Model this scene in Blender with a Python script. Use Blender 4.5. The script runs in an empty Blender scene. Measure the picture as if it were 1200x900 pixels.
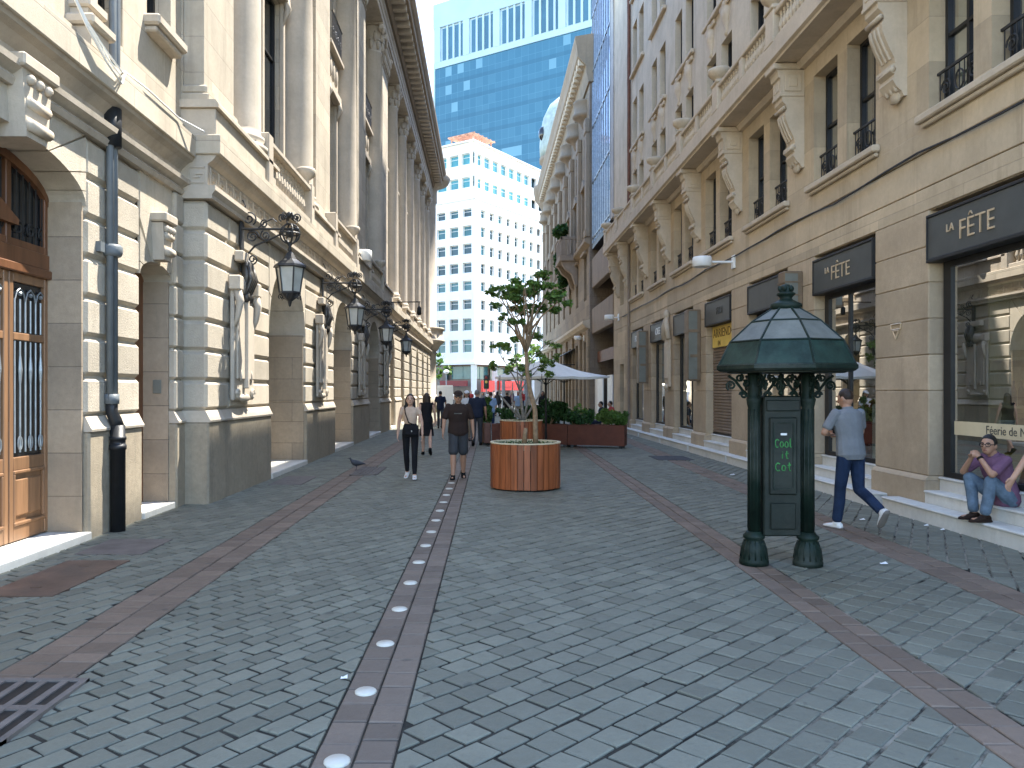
import bpy, bmesh, math, random
from math import pi, sin, cos, sqrt, atan2, radians as R
from mathutils import Vector, Matrix
S = bpy.context.scene
COL = S.collection
rnd = random.Random(11)

# ------------------------------------------------------------ camera, sky, sun, exposure
cam = bpy.data.cameras.new('street_camera')
cam.lens = 27.0; cam.sensor_width = 36.0
cam.shift_x = 32 / 1200; cam.shift_y = 8 / 1200
cam.clip_start = 0.05; cam.clip_end = 3000
co = bpy.data.objects.new('street_camera', cam); COL.objects.link(co)
co.location = (0, 0, 1.72); co.rotation_euler = (R(90), 0, 0)
S.camera = co
SUN = Vector((1.0, 0.9, 2.75)).normalized()
world = bpy.data.worlds.new('World'); S.world = world; world.use_nodes = True
wn = world.node_tree.nodes; wl = world.node_tree.links
bg = wn.get('Background') or wn.new('ShaderNodeBackground')
sky = wn.new('ShaderNodeTexSky'); sky.sky_type = 'NISHITA'; sky.sun_disc = False
sky.sun_elevation = math.asin(SUN.z); sky.sun_rotation = atan2(SUN.x, SUN.y)
sky.air_density = 1.0; sky.dust_density = .5; sky.ozone_density = 1.0; sky.altitude = 500
wl.new(sky.outputs[0], bg.inputs[0]); bg.inputs[1].default_value = 0.15
sl = bpy.data.lights.new('sun', 'SUN'); sl.energy = 2.8; sl.angle = R(0.5); sl.color = (1.0, 0.95, 0.86)
so = bpy.data.objects.new('sun', sl); COL.objects.link(so)
so.rotation_euler = SUN.to_track_quat('Z', 'Y').to_euler(); so.location = (20, 20, 60)
S.view_settings.view_transform = 'Standard'; S.view_settings.look = 'None'
S.view_settings.exposure = 2.7; S.view_settings.gamma = 1.0
try: S.view_settings.use_curve_mapping = False
except Exception: pass
S.render.engine = 'CYCLES'
S.cycles.max_bounces = 8; S.cycles.diffuse_bounces = 6; S.cycles.transparent_max_bounces = 12
S.cycles.use_denoising = True

# ------------------------------------------------------------ mesh helpers
OFF = {}
def up(x, y, Y):
    """photo pixel at depth Y -> world point"""
    return Vector(((x - 568) / 900 * Y, Y, 1.72 + (458 - y) / 900 * Y))

class MB:
    def __init__(s): s.v = []; s.f = []; s.m = []; s.sm = []; s.mi = 0; s.smooth = False; s.T = None
    def add(s, vs, fs):
        b = len(s.v)
        for p in vs:
            s.v.append(tuple(s.T @ Vector(p)) if s.T else tuple(p))
        for f in fs:
            s.f.append([i + b for i in f]); s.m.append(s.mi); s.sm.append(s.smooth)
    def box(s, x0, x1, y0, y1, z0, z1, c=0):
        if x0 > x1: x0, x1 = x1, x0
        if y0 > y1: y0, y1 = y1, y0
        if z0 > z1: z0, z1 = z1, z0
        c = min(c, (x1 - x0) * .45, (y1 - y0) * .45, (z1 - z0) * .45)
        if c <= 0:
            vs = [(x, y, z) for x in (x0, x1) for y in (y0, y1) for z in (z0, z1)]
            s.add(vs, [(0, 1, 3, 2), (4, 6, 7, 5), (0, 4, 5, 1), (2, 3, 7, 6), (0, 2, 6, 4), (1, 5, 7, 3)]); return
        lo = (x0, y0, z0); hi = (x1, y1, z1); vs = []; ix = {}
        for a in range(8):
            bits = ((a >> 2) & 1, (a >> 1) & 1, a & 1)
            for ax in range(3):
                p = [hi[k] if bits[k] else lo[k] for k in range(3)]
                for k in range(3):
                    if k != ax: p[k] += -c if bits[k] else c
                ix[(bits, ax)] = len(vs); vs.append(p)
        fs = []
        for ax in range(3):
            o = [k for k in range(3) if k != ax]
            for bv in (0, 1):
                q = []
                for (u, w) in ((0, 0), (1, 0), (1, 1), (0, 1)):
                    b = [0, 0, 0]; b[ax] = bv; b[o[0]] = u; b[o[1]] = w
                    q.append(ix[(tuple(b), ax)])
                fs.append(q)
            for u in (0, 1):
                for w in (0, 1):
                    b0 = [0, 0, 0]; b0[o[0]] = u; b0[o[1]] = w
                    b1 = list(b0); b1[ax] = 1
                    fs.append([ix[(tuple(b0), o[0])], ix[(tuple(b1), o[0])], ix[(tuple(b1), o[1])], ix[(tuple(b0), o[1])]])
        for a in range(8):
            bits = ((a >> 2) & 1, (a >> 1) & 1, a & 1)
            fs.append([ix[(bits, 0)], ix[(bits, 1)], ix[(bits, 2)]])
        s.add(vs, fs)
    def prism(s, poly, axis, a0, a1):
        n = len(poly)
        def P(p, a):
            return (a, p[0], p[1]) if axis == 'x' else ((p[0], a, p[1]) if axis == 'y' else (p[0], p[1], a))
        vs = [P(p, a0) for p in poly] + [P(p, a1) for p in poly]
        fs = [list(range(n))[::-1], list(range(n, 2 * n))] + [(i, (i + 1) % n, n + (i + 1) % n, n + i) for i in range(n)]
        s.add(vs, fs)
    def lathe(s, prof, cx, cy, n=12, a0=0.0, a1=2 * pi, cap=True, flat=1.0):
        full = abs(a1 - a0 - 2 * pi) < 1e-6
        m = n if full else n + 1
        vs = []
        for (r, z) in prof:
            for i in range(m):
                a = a0 + (a1 - a0) * i / n
                vs.append((cx + r * cos(a) * flat, cy + r * sin(a), z))
        fs = []
        for j in range(len(prof) - 1):
            for i in range(n):
                k = (i + 1) % m
                fs.append((j * m + i, j * m + k, (j + 1) * m + k, (j + 1) * m + i))
        if cap and full:
            fs.append(list(range(m))[::-1]); fs.append([(len(prof) - 1) * m + i for i in range(m)])
        s.add(vs, fs)
    def tube(s, pts, r, n=6):
        pts = [Vector(p) for p in pts]; k = len(pts)
        rs = r if isinstance(r, (list, tuple)) else [r] * k
        vs = []; u = None
        for i, p in enumerate(pts):
            t = (pts[min(i + 1, k - 1)] - pts[max(i - 1, 0)])
            if t.length < 1e-9: t = Vector((0, 0, 1))
            t.normalize()
            if u is None:
                u = t.cross(Vector((0, 0, 1)))
                if u.length < .1: u = t.cross(Vector((1, 0, 0)))
            u = (u - t * u.dot(t)); u.normalize(); w = t.cross(u)
            for j in range(n):
                a = 2 * pi * j / n
                vs.append(p + (u * cos(a) + w * sin(a)) * rs[i])
        fs = []
        for i in range(k - 1):
            for j in range(n):
                q = (j + 1) % n
                fs.append((i * n + j, i * n + q, (i + 1) * n + q, (i + 1) * n + j))
        fs.append(list(range(n))[::-1]); fs.append([(k - 1) * n + j for j in range(n)])
        s.add(vs, fs)
    def ball(s, c, rx, ry=None, rz=None, nu=12, nv=8, M=None):
        ry = rx if ry is None else ry; rz = rx if rz is None else rz
        vs = [(0, 0, -rz)]
        for j in range(1, nv):
            t = -pi / 2 + pi * j / nv
            for i in range(nu):
                a = 2 * pi * i / nu
                vs.append((rx * cos(t) * cos(a), ry * cos(t) * sin(a), rz * sin(t)))
        vs.append((0, 0, rz)); fs = []
        for i in range(nu):
            k = (i + 1) % nu
            fs.append((0, 1 + k, 1 + i))
            for j in range(nv - 2):
                fs.append((1 + j * nu + i, 1 + j * nu + k, 1 + (j + 1) * nu + k, 1 + (j + 1) * nu + i))
            fs.append((1 + (nv - 2) * nu + i, 1 + (nv - 2) * nu + k, len(vs) - 1))
        c = Vector(c)
        s.add([c + (M @ Vector(p) if M else Vector(p)) for p in vs], fs)
    def loft(s, secs, n=14):
        """secs: (center, rx vector, ry vector)"""
        vs = []
        for c, a, b in secs:
            for i in range(n):
                t = 2 * pi * i / n
                vs.append(Vector(c) + Vector(a) * cos(t) + Vector(b) * sin(t))
        k = len(secs); fs = []
        for i in range(k - 1):
            for j in range(n):
                q = (j + 1) % n
                fs.append((i * n + j, i * n + q, (i + 1) * n + q, (i + 1) * n + j))
        fs.append(list(range(n))[::-1]); fs.append([(k - 1) * n + j for j in range(n)])
        s.add(vs, fs)
    def mesh(s, name, mats, off=None, fix=True):
        me = bpy.data.meshes.new(name)
        vs = s.v if off is None else [(p[0] - off[0], p[1] - off[1], p[2] - off[2]) for p in s.v]
        me.from_pydata(vs, [], s.f)
        for m in (mats if isinstance(mats, (list, tuple)) else [mats]): me.materials.append(m)
        me.polygons.foreach_set('material_index', s.m)
        me.polygons.foreach_set('use_smooth', s.sm)
        if fix:
            bm = bmesh.new(); bm.from_mesh(me)
            bmesh.ops.recalc_face_normals(bm, faces=bm.faces)
            bm.to_mesh(me); bm.free()
        me.update()
        return me
    def build(s, name, mats, parent=None, world=True, fix=True, label=None, **kw):
        off = OFF.get(parent.name) if (parent is not None and world) else None
        o = bpy.data.objects.new(name, s.mesh(name, mats, off, fix)); COL.objects.link(o)
        if parent is not None:
            o.parent = parent
            if off is not None: OFF[o.name] = off
        if label: o['label'] = label
        for k, v in kw.items(): o[k] = v
        return o

def thing(name, label, cat, loc=(0, 0, 0), rotz=0.0, group=None, world=False):
    o = bpy.data.objects.new(name, None); COL.objects.link(o)
    o.empty_display_size = .2
    o.location = loc; o.rotation_euler = (0, 0, rotz); o['label'] = label; o['category'] = cat
    if group: o['group'] = group
    if world: OFF[o.name] = Vector(loc)
    return o
def tag(o, label, cat, group=None):
    o['label'] = label; o['category'] = cat
    if group: o['group'] = group
    return o
def part(name, mats, parent, mesh=None, loc=(0, 0, 0), rot=(0, 0, 0), label=None):
    o = bpy.data.objects.new(name, mesh); COL.objects.link(o); o.parent = parent; o.location = loc; o.rotation_euler = rot
    if label: o['label'] = label
    return o
def dup(src, loc, rotz, label, group=None):
    r = src.copy(); COL.objects.link(r); r.location = loc; r.rotation_euler = (0, 0, rotz)
    r['label'] = label
    if group: r['group'] = group
    def kids(a, b):
        for ch in list(a.children):
            c = ch.copy(); COL.objects.link(c); c.parent = b
            kids(ch, c)
    kids(src, r)
    return r
def lettering(body, size, mat, parent, M, name='lettering', ext=.008, font_scale=(1, 1), align='CENTER', off=0.0):
    cu = bpy.data.curves.new('t', 'FONT'); cu.body = body; cu.size = size; cu.extrude = ext; cu.align_x = align; cu.align_y = 'CENTER'
    cu.resolution_u = 4; cu.offset = off
    t = bpy.data.objects.new('t', cu); COL.objects.link(t)
    dg = bpy.context.evaluated_depsgraph_get()
    me = bpy.data.meshes.new_from_object(t.evaluated_get(dg))
    bpy.data.objects.remove(t); bpy.data.curves.remove(cu)
    me.transform(M @ Matrix.Diagonal((font_scale[0], font_scale[1], 1, 1)))
    o_ = OFF.get(parent.name)
    if o_ is not None: me.transform(Matrix.Translation(-Vector(o_)))
    me.materials.clear(); me.materials.append(mat); me.name = name
    o = bpy.data.objects.new(name, me); COL.objects.link(o); o.parent = parent
    return o
def face_street_right(x, y, z):   # text readable on the right-hand wall (normal -X)
    return Matrix(((0, 0, -1, x), (-1, 0, 0, y), (0, 1, 0, z), (0, 0, 0, 1)))
def face_camera(x, y, z, yaw=0):       # normal -Y
    return Matrix.Translation((x, y, z)) @ Matrix.Rotation(yaw, 4, 'Z') @ Matrix(((1, 0, 0, 0), (0, 0, -1, 0), (0, 1, 0, 0), (0, 0, 0, 1)))

# ------------------------------------------------------------ materials
class NT:
    def __init__(s, name):
        s.m = bpy.data.materials.new(name); s.m.use_nodes = True; s.t = s.m.node_tree; s.n = s.t.nodes; s.l = s.t.links
        s.b = s.n['Principled BSDF']; s.out = s.n['Material Output']
        s.pos = s.n.new('ShaderNodeNewGeometry')
    def node(s, typ, **kw):
        n = s.n.new(typ)
        for k, v in kw.items(): setattr(n, k, v)
        return n
    def link(s, a, b): s.l.new(a, b)
    def noise(s, scale, detail=4, rough=.6, stretch=None, vec=None):
        v = vec if vec is not None else s.pos.outputs['Position']
        if stretch:
            mp = s.node('ShaderNodeMapping'); mp.inputs['Scale'].default_value = stretch; s.link(v, mp.inputs[0]); v = mp.outputs[0]
        n = s.node('ShaderNodeTexNoise'); n.inputs['Scale'].default_value = scale; n.inputs['Detail'].default_value = detail
        n.inputs['Roughness'].default_value = rough; s.link(v, n.inputs['Vector'])
        return n.outputs['Fac']
    def ramp(s, f, a, b, ca=(0, 0, 0, 1), cb=(1, 1, 1, 1)):
        r = s.node('ShaderNodeValToRGB'); r.color_ramp.elements[0].position = a; r.color_ramp.elements[1].position = b
        r.color_ramp.elements[0].color = ca; r.color_ramp.elements[1].color = cb; s.link(f, r.inputs[0]); return r.outputs[0]
    def mix(s, fac, a, b, mode='MIX'):
        n = s.node('ShaderNodeMixRGB', blend_type=mode)
        for i, q in ((0, fac), (1, a), (2, b)):
            if isinstance(q, (int, float)): n.inputs[i].default_value = q
            elif isinstance(q, tuple): n.inputs[i].default_value = q if len(q) == 4 else (*q, 1)
            else: s.link(q, n.inputs[i])
        return n.outputs[0]
    def math(s, op, a, b=0.0):
        n = s.node('ShaderNodeMath', operation=op)
        for i, q in ((0, a), (1, b)):
            if isinstance(q, (int, float)): n.inputs[i].default_value = q
            else: s.link(q, n.inputs[i])
        return n.outputs[0]
    def bump(s, h, strength=.4, dist=.02, prev=None):
        n = s.node('ShaderNodeBump'); n.inputs['Strength'].default_value = strength; n.inputs['Distance'].default_value = dist
        s.link(h, n.inputs['Height'])
        if prev is not None: s.link(prev, n.inputs['Normal'])
        return n.outputs[0]
    def fin(s, col, rough=.8, normal=None, spec=.3, metal=0.0):
        if isinstance(col, tuple): s.b.inputs['Base Color'].default_value = col if len(col) == 4 else (*col, 1)
        else: s.link(col, s.b.inputs['Base Color'])
        if isinstance(rough, (int, float)): s.b.inputs['Roughness'].default_value = rough
        else: s.link(rough, s.b.inputs['Roughness'])
        s.b.inputs['Specular IOR Level'].default_value = spec; s.b.inputs['Metallic'].default_value = metal
        if normal is not None: s.link(normal, s.b.inputs['Normal'])
        return s.m
def sc(c, k): return tuple(min(1, q * k) for q in c[:3])
def surf(name, col, var=.25, scale=3.0, rough=.6, bump=.2, bscale=60.0, spec=.3, metal=0.0, dirt=None, dirt_amt=.4, island=0.0, stretch=None):
    t = NT(name)
    c = t.mix(t.ramp(t.noise(scale, 5, .65, stretch), .3, .7), sc(col, 1 - var), sc(col, 1 + var))
    if island:
        c = t.mix(1.0, c, t.ramp(t.pos.outputs['Random Per Island'], 0, 1, (1 - island, 1 - island, 1 - island, 1), (1 + island, 1 + island, 1 + island, 1)), 'MULTIPLY')
    if dirt: c = t.mix(t.math('MULTIPLY', t.ramp(t.noise(1.7, 6, .7), .48, .72), dirt_amt), c, dirt)
    return t.fin(c, rough, t.bump(t.noise(bscale, 3), bump, .01) if bump else None, spec, metal)
def stone(name, col, grain=.5, gscale=55, streak=.3, joints=None, var=.14, stain=(.16, .14, .11), mott=.35, jdark=.55, island=0.0, jv=(.82, 1.1)):
    t = NT(name); P = t.pos.outputs['Position']
    c = t.mix(t.ramp(t.noise(1.3, 6, .65), .3, .7), sc(col, 1 - var), sc(col, 1 + var))
    c = t.mix(t.math('MULTIPLY', t.ramp(t.noise(14, 5, .7), .35, .75), mott), c, sc(col, .72))
    st = t.ramp(t.noise(2.6, 5, .7, (1, 1, .12)), .52, .78)
    c = t.mix(t.math('MULTIPLY', st, streak), c, stain)
    if island: c = t.mix(1.0, c, t.ramp(t.pos.outputs['Random Per Island'], 0, 1, (1 - island, 1 - island, 1 - island, 1), (1 + island * .6, 1 + island * .55, 1 + island * .5, 1)), 'MULTIPLY')
    h = t.noise(gscale, 4, .7); nrm = t.bump(h, grain, .012)
    if joints:
        w, hh = joints
        sx = t.node('ShaderNodeSeparateXYZ'); t.link(P, sx.inputs[0])
        cb = t.node('ShaderNodeCombineXYZ'); t.link(t.math('ADD', sx.outputs[0], sx.outputs[1]), cb.inputs[0]); t.link(sx.outputs[2], cb.inputs[1])
        br = t.node('ShaderNodeTexBrick'); t.link(cb.outputs[0], br.inputs['Vector'])
        br.inputs['Scale'].default_value = 1.0; br.inputs['Brick Width'].default_value = w; br.inputs['Row Height'].default_value = hh
        br.inputs['Mortar Size'].default_value = .006; br.inputs['Mortar Smooth'].default_value = .3
        br.inputs['Color1'].default_value = (jv[0], jv[0], jv[0] * .99, 1); br.inputs['Color2'].default_value = (jv[1], jv[1] * .985, jv[1] * .95, 1); br.inputs['Mortar'].default_value = (jdark, jdark, jdark, 1)
        c = t.mix(1.0, c, br.outputs['Color'], 'MULTIPLY')
        inv = t.math('SUBTRACT', 1.0, br.outputs['Fac'])
        nrm = t.bump(inv, .6, .01, nrm)
    return t.fin(c, .85, nrm, .2)
def glassy(name, tint=(.9, .95, .93), refl=.12, rough=0.0, grazing=.9):
    t = NT(name)
    tr = t.node('ShaderNodeBsdfTransparent'); tr.inputs[0].default_value = (*tint, 1)
    gl = t.node('ShaderNodeBsdfGlossy'); gl.inputs[0].default_value = (1, 1, 1, 1); gl.inputs['Roughness'].default_value = rough
    lw = t.node('ShaderNodeLayerWeight'); lw.inputs[0].default_value = .25
    f = t.math('ADD', t.math('MULTIPLY', lw.outputs['Fresnel'], grazing), refl)
    mx = t.node('ShaderNodeMixShader'); t.link(f, mx.inputs[0]); t.link(tr.outputs[0], mx.inputs[1]); t.link(gl.outputs[0], mx.inputs[2])
    t.link(mx.outputs[0], t.out.inputs[0]); return t.m
def wood(name, col, var=.3, grain=(18, 18, 1.2), rough=.45, island=.22):
    t = NT(name)
    g = t.noise(1.0, 5, .65, grain)
    c = t.mix(t.ramp(g, .3, .72), sc(col, 1 - var), sc(col, 1 + var))
    c = t.mix(1.0, c, t.ramp(t.pos.outputs['Random Per Island'], 0, 1, (1 - island,) * 3 + (1,), (1 + island,) * 3 + (1,)), 'MULTIPLY')
    return t.fin(c, rough, t.bump(g, .25, .006), .4)
def leafmat(name, col, var=.5):
    t = NT(name)
    c = t.mix(t.pos.outputs['Random Per Island'], sc(col, 1 - var), sc(col, 1 + var))
    df = t.b; t.link(c, df.inputs['Base Color']); df.inputs['Roughness'].default_value = .55; df.inputs['Specular IOR Level'].default_value = .3
    tl = t.node('ShaderNodeBsdfTranslucent'); t.link(t.mix(1.0, c, (1.1, 1.2, .5, 1), 'MULTIPLY'), tl.inputs[0])
    mx = t.node('ShaderNodeMixShader'); mx.inputs[0].default_value = .35; t.link(df.outputs[0], mx.inputs[1]); t.link(tl.outputs[0], mx.inputs[2])
    t.link(mx.outputs[0], t.out.inputs[0]); return t.m

M = {}
M['rust'] = stone('pale rusticated limestone', (.475, .42, .335), island=.14, grain=.9, gscale=42, streak=.32)
M['ashlar'] = stone('pale smooth limestone', (.465, .41, .33), grain=.3, streak=.42, joints=(1.3, .55), jdark=.72)
M['trim_l'] = stone('pale carved limestone', (.46, .40, .32), grain=.3, streak=.5)
M['column'] = stone('pale column stone', (.48, .42, .34), grain=.25, streak=.22)
M['plinth'] = stone('grey granite plinth', (.35, .295, .215), grain=.8, gscale=70, streak=.5, mott=.8, stain=(.09, .085, .075))
M['jamb'] = stone('shade-toned jamb stone', (.36, .29, .215), grain=.4, streak=.5, mott=.6, joints=(3.0, .5))  # streaked stone, base colour browned and darkened to carry the reveal's shade
M['marble'] = stone('worn white marble', (.62, .60, .54), grain=.15, streak=.35, stain=(.3, .26, .2), mott=.4)
M['tan'] = stone('tan ashlar', (.52, .415, .285), grain=.4, streak=.5, joints=(2.1, .62), jdark=.8, stain=(.2, .15, .1))
M['tan_up'] = stone('tan render', (.56, .47, .345), grain=.4, streak=.5, stain=(.25, .2, .15))
M['tan_trim'] = stone('tan carved stone', (.54, .45, .335), grain=.3, streak=.3, stain=(.22, .17, .12))
M['tan_block'] = stone('tan pillar block', (.48, .375, .255), island=.16, grain=.5, streak=.5, stain=(.19, .14, .1), mott=.45)
M['ornate'] = stone('weathered brown stone', (.28, .215, .145), grain=.4, streak=.5, joints=(1.6, .6))
M['ornate_trim'] = stone('weathered cornice stone', (.29, .225, .155), grain=.4, streak=.55)
M['rubble'] = stone('rough brown party wall', (.22, .175, .135), grain=1.0, gscale=9, streak=.5, mott=.9, joints=(.8, .5))
M['concrete'] = stone('brown concrete', (.27, .215, .165), grain=.5, streak=.5)
M['greystone'] = stone('grey stone strip', (.42, .40, .37), grain=.4, streak=.4)
M['whitewall'] = surf('white painted facade', (.84, .80, .72), .05, 1.0, .7, .1)
M['black'] = surf('black painted steel', (.018, .018, .018), .2, 4, .45, .1)
M['iron'] = surf('wrought iron', (.03, .03, .03), .3, 8, .5, .3)
M['bronze'] = surf('dark bronze', (.05, .043, .035), .35, 8, .42, .3, spec=.5)
M['silver'] = surf('dull silver iron', (.28, .30, .31), .2, 8, .4, .2, metal=.6)
M['door'] = wood('varnished door wood', (.22, .12, .062), .28, (9, 9, .8), .38, .12)
M['door_dk'] = wood('dark door wood', (.15, .065, .03), .3, (9, 9, .8), .4, .12)
M['deck'] = wood('orange planter plank', (.27, .078, .026), .45, (14, 14, 1.0), .45, .3)
M['corten'] = surf('rusted planter steel', (.115, .036, .02), .25, 3, .6, .25, dirt=(.07, .03, .02))
M['corten_pale'] = surf('pale rusted planter steel', (.22, .115, .085), .2, 3, .6, .25)
M['glass_dk'] = surf('dark window glass', (.012, .014, .016), .2, 1, .06, 0, spec=.6)
M['glass_gr'] = surf('teal window glass', (.045, .13, .135), .5, .35, .12, 0, spec=.35)
M['glass_up'] = surf('pale teal window glass', (.07, .27, .29), .3, .35, .12, 0, spec=.4)
M['glass_wh'] = surf('grey teal window glass', (.035, .062, .066), .6, .5, .12, 0, spec=.35)
M['shopglass'] = glassy('shop window glass', (.55, .60, .54), .095, 0.0, .5)
M['lampglass'] = surf('milky lantern glass', (.42, .42, .38), .15, 4, .2, 0, spec=.5)
M['kiosk'] = surf('dark green kiosk paint', (.006, .0145, .010), .4, 5, .55, .25, 30, spec=.22, dirt=(.05, .055, .045), dirt_amt=.75)
M['kioskpanel'] = surf('grimy green kiosk panel', (.006, .011, .008), .5, 6, .5, .3, 30, dirt=(.035, .04, .03), dirt_amt=.6)
M['kioskglass'] = surf('frosted kiosk roof glass', (.125, .128, .112), .2, 6, .6, .15, 40, spec=.2, dirt=(.12, .13, .12))
M['kioskgreen'] = surf('green kiosk roof glass', (.014, .031, .024), .4, 7, .55, .2, 40, spec=.2, dirt=(.06, .09, .07))
M['sign'] = surf('dark grey sign board', (.072, .074, .068), .12, 3, .5, .1)
M['signframe'] = surf('near black sign frame', (.02, .02, .02), .2, 3, .5, .1)
M['gold'] = surf('pale gold letters', (.60, .46, .30), .1, 5, .4, 0, metal=.3)
M['ghost'] = surf('faded letter grey', (.075, .073, .065), .1, 5, .7, 0)
M['whitepaint'] = surf('white paint', (.78, .78, .75), .06, 4, .5, .05)
M['yellow'] = surf('yellow banner', (.74, .52, .12), .1, 3, .6, .05)
M['brown_text'] = surf('brown banner ink', (.14, .08, .02), .1, 3, .6, 0)
M['shutter'] = surf('tan rolling shutter', (.21, .155, .11), .15, 5, .55, .1)
M['pipe_grey'] = surf('blue grey pipe', (.125, .14, .148), .15, 4, .45, .1)
M['pipe_black'] = surf('black cast pipe', (.016, .017, .019), .3, 6, .45, .2)
M['pipe_rust'] = surf('rust brown pipe', (.14, .06, .035), .3, 4, .6, .2)
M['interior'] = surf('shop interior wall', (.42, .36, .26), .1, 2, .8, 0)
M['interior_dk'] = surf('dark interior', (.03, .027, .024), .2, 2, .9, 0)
M['shelf'] = surf('cream shelf', (.60, .50, .32), .1, 2, .6, 0)
M['canvas'] = surf('pale grey canvas', (.68, .66, .61), .06, 4, .85, .15)
M['red'] = surf('red shopfront sign', (.62, .05, .035), .1, 2, .5, 0)
M['dkred'] = surf('dark red awning', (.22, .035, .03), .1, 2, .5, 0)
M['roofred'] = surf('orange red terrace roof', (.48, .27, .18), .45, 1.2, .7, .2)
M['dome'] = surf('green grey dome', (.34, .40, .36), .25, 2, .6, .3)
M['soil'] = surf('planter moss', (.05, .085, .03), .6, 30, .95, 1.0, 45)
M['bark'] = surf('pale brown bark', (.25, .165, .095), .35, 14, .85, .6, 60)
M['bark_gr'] = surf('grey bark', (.24, .21, .175), .35, 14, .85, .6, 60)
M['leaf'] = leafmat('green leaves', (.082, .15, .034), .55)
M['leaf_dk'] = leafmat('dark shrub leaves', (.035, .085, .026), .55)
M['leaf_lt'] = leafmat('bright leaves', (.12, .19, .045), .45)
M['plate'] = surf('brown steel plate', (.125, .082, .06), .3, 3, .5, .3, 40, dirt=(.06, .055, .05), dirt_amt=.7)
M['slab'] = surf('worn grey slab', (.14, .12, .105), .25, 4, .7, .4, 40)
M['studs'] = surf('white pavement light', (.52, .50, .43), .05, 9, .4, .05)
M['asphalt'] = surf('asphalt', (.06, .06, .062), .2, 5, .9, .5, 60)
M['kerb'] = surf('pale pavement', (.30, .29, .27), .15, 2, .85, .3, 40)
M['pigeon'] = surf('dark grey feathers', (.045, .048, .058), .4, 18, .6, .2)
M['duct'] = surf('dull brown metal box', (.17, .12, .075), .25, 3, .55, .1)
M['greybox'] = surf('grey green box face', (.16, .165, .14), .15, 3, .5, .1)
M['curtain'] = surf('pale curtain', (.50, .50, .46), .1, 3, .9, .1)
M['litter'] = surf('white paper litter', (.72, .72, .70), .05, 3, .8, 0)
M['signal'] = surf('dark signal casing', (.03, .035, .035), .2, 3, .5, 0)
M['steelpost'] = surf('grey steel post', (.25, .26, .27), .15, 3, .5, .05)
# ------------------------------------------------------------ ground
def clip(poly, hs):
    for (a, b, c) in hs:                      # keep a*x+b*y<=c
        out = []
        for i in range(len(poly)):
            p, q = poly[i - 1], poly[i]
            dp = a * p[0] + b * p[1] - c; dq = a * q[0] + b * q[1] - c
            if dp <= 0 < dq or dq <= 0 < dp:
                t = dp / (dp - dq); out.append((p[0] + (q[0] - p[0]) * t, p[1] + (q[1] - p[1]) * t))
            if dq <= 0: out.append(q)
        poly = out
        if len(poly) < 3: return None
    return poly
def area(p): return abs(sum(p[i - 1][0] * p[i][1] - p[i][0] * p[i - 1][1] for i in range(len(p)))) / 2
def paver(mb, poly, tilt=.0035, dz=0.0, lip=.006):
    cx = sum(p[0] for p in poly) / len(poly); cy = sum(p[1] for p in poly) / len(poly)
    ax, ay, h = rnd.gauss(0, tilt) * 2.6, rnd.gauss(0, tilt) * 2.6, rnd.uniform(-.002, .003) + dz
    n = len(poly); top = []; mid = []; bot = []
    for (x, y) in poly:
        dx, dy = x - cx, y - cy; L = max(1e-4, math.hypot(dx, dy)); k = max(.2, 1 - lip * 1.6 / L)
        z = h + ax * dx + ay * dy
        top.append((cx + dx * k, cy + dy * k, z)); mid.append((x, y, z - lip)); bot.append((x, y, z - .03))
    mb.add(top + mid + bot, [list(range(n))] + [(n + i, n + (i + 1) % n, (i + 1) % n, i) for i in range(n)] + [(2 * n + i, 2 * n + (i + 1) % n, n + (i + 1) % n, n + i) for i in range(n)])
def field(mb, xl, xr, sl, sr, y0, y1, ang, L, W, gap=.0085):
    """running-bond pavers between x=xl+sl*y and x=xr+sr*y"""
    hs = [(-1, sl, -xl - .004), (1, -sr, xr - .004), (0, -1, -y0), (0, 1, y1)]
    ux, uy = cos(ang), sin(ang); vx, vy = -uy, ux
    cor = [(xl + sl * y, y) for y in (y0, y1)] + [(xr + sr * y, y) for y in (y0, y1)]
    us = [x * ux + y * uy for x, y in cor]; vs = [x * vx + y * vy for x, y in cor]
    j0, j1 = int(min(vs) / W) - 1, int(max(vs) / W) + 2
    for j in range(j0, j1):
        sh = (j % 2) * L / 2 + rnd.uniform(-.02, .02)
        i0, i1 = int((min(us) - sh) / L) - 1, int((max(us) - sh) / L) + 2
        for i in range(i0, i1):
            cu, cv = i * L + sh + L / 2, j * W + W / 2
            x, y = cu * ux + cv * vx, cu * uy + cv * vy
            if y < y0 - .4 or y > y1 + .4 or x < xl + sl * y - .4 or x > xr + sr * y + .4: continue
            q = []
            for (a, b) in ((-1, -1), (1, -1), (1, 1), (-1, 1)):
                pu = cu + a * (L / 2 - gap + rnd.uniform(-.008, .005)); pv = cv + b * (W / 2 - gap + rnd.uniform(-.007, .004))
                q.append((pu * ux + pv * vx, pu * uy + pv * vy))
            q = clip(q, hs)
            if q and area(q) > .0012: paver(mb, q)
def band(mb, xl, xr, sl, y0, y1, cols, L, gap=.006):
    w = (xr - xl) / cols
    for c in range(cols):
        y = y0 - rnd.uniform(0, L)
        while y < y1:
            l = L * rnd.uniform(.85, 1.15)
            q = []
            for (a, b) in ((0, 0), (1, 0), (1, 1), (0, 1)):
                yy = y + (gap if b == 0 else l - gap); q.append((xl + c * w + (gap if a == 0 else w - gap) + sl * yy, yy))
            paver(mb, q, .003); y += l
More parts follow.
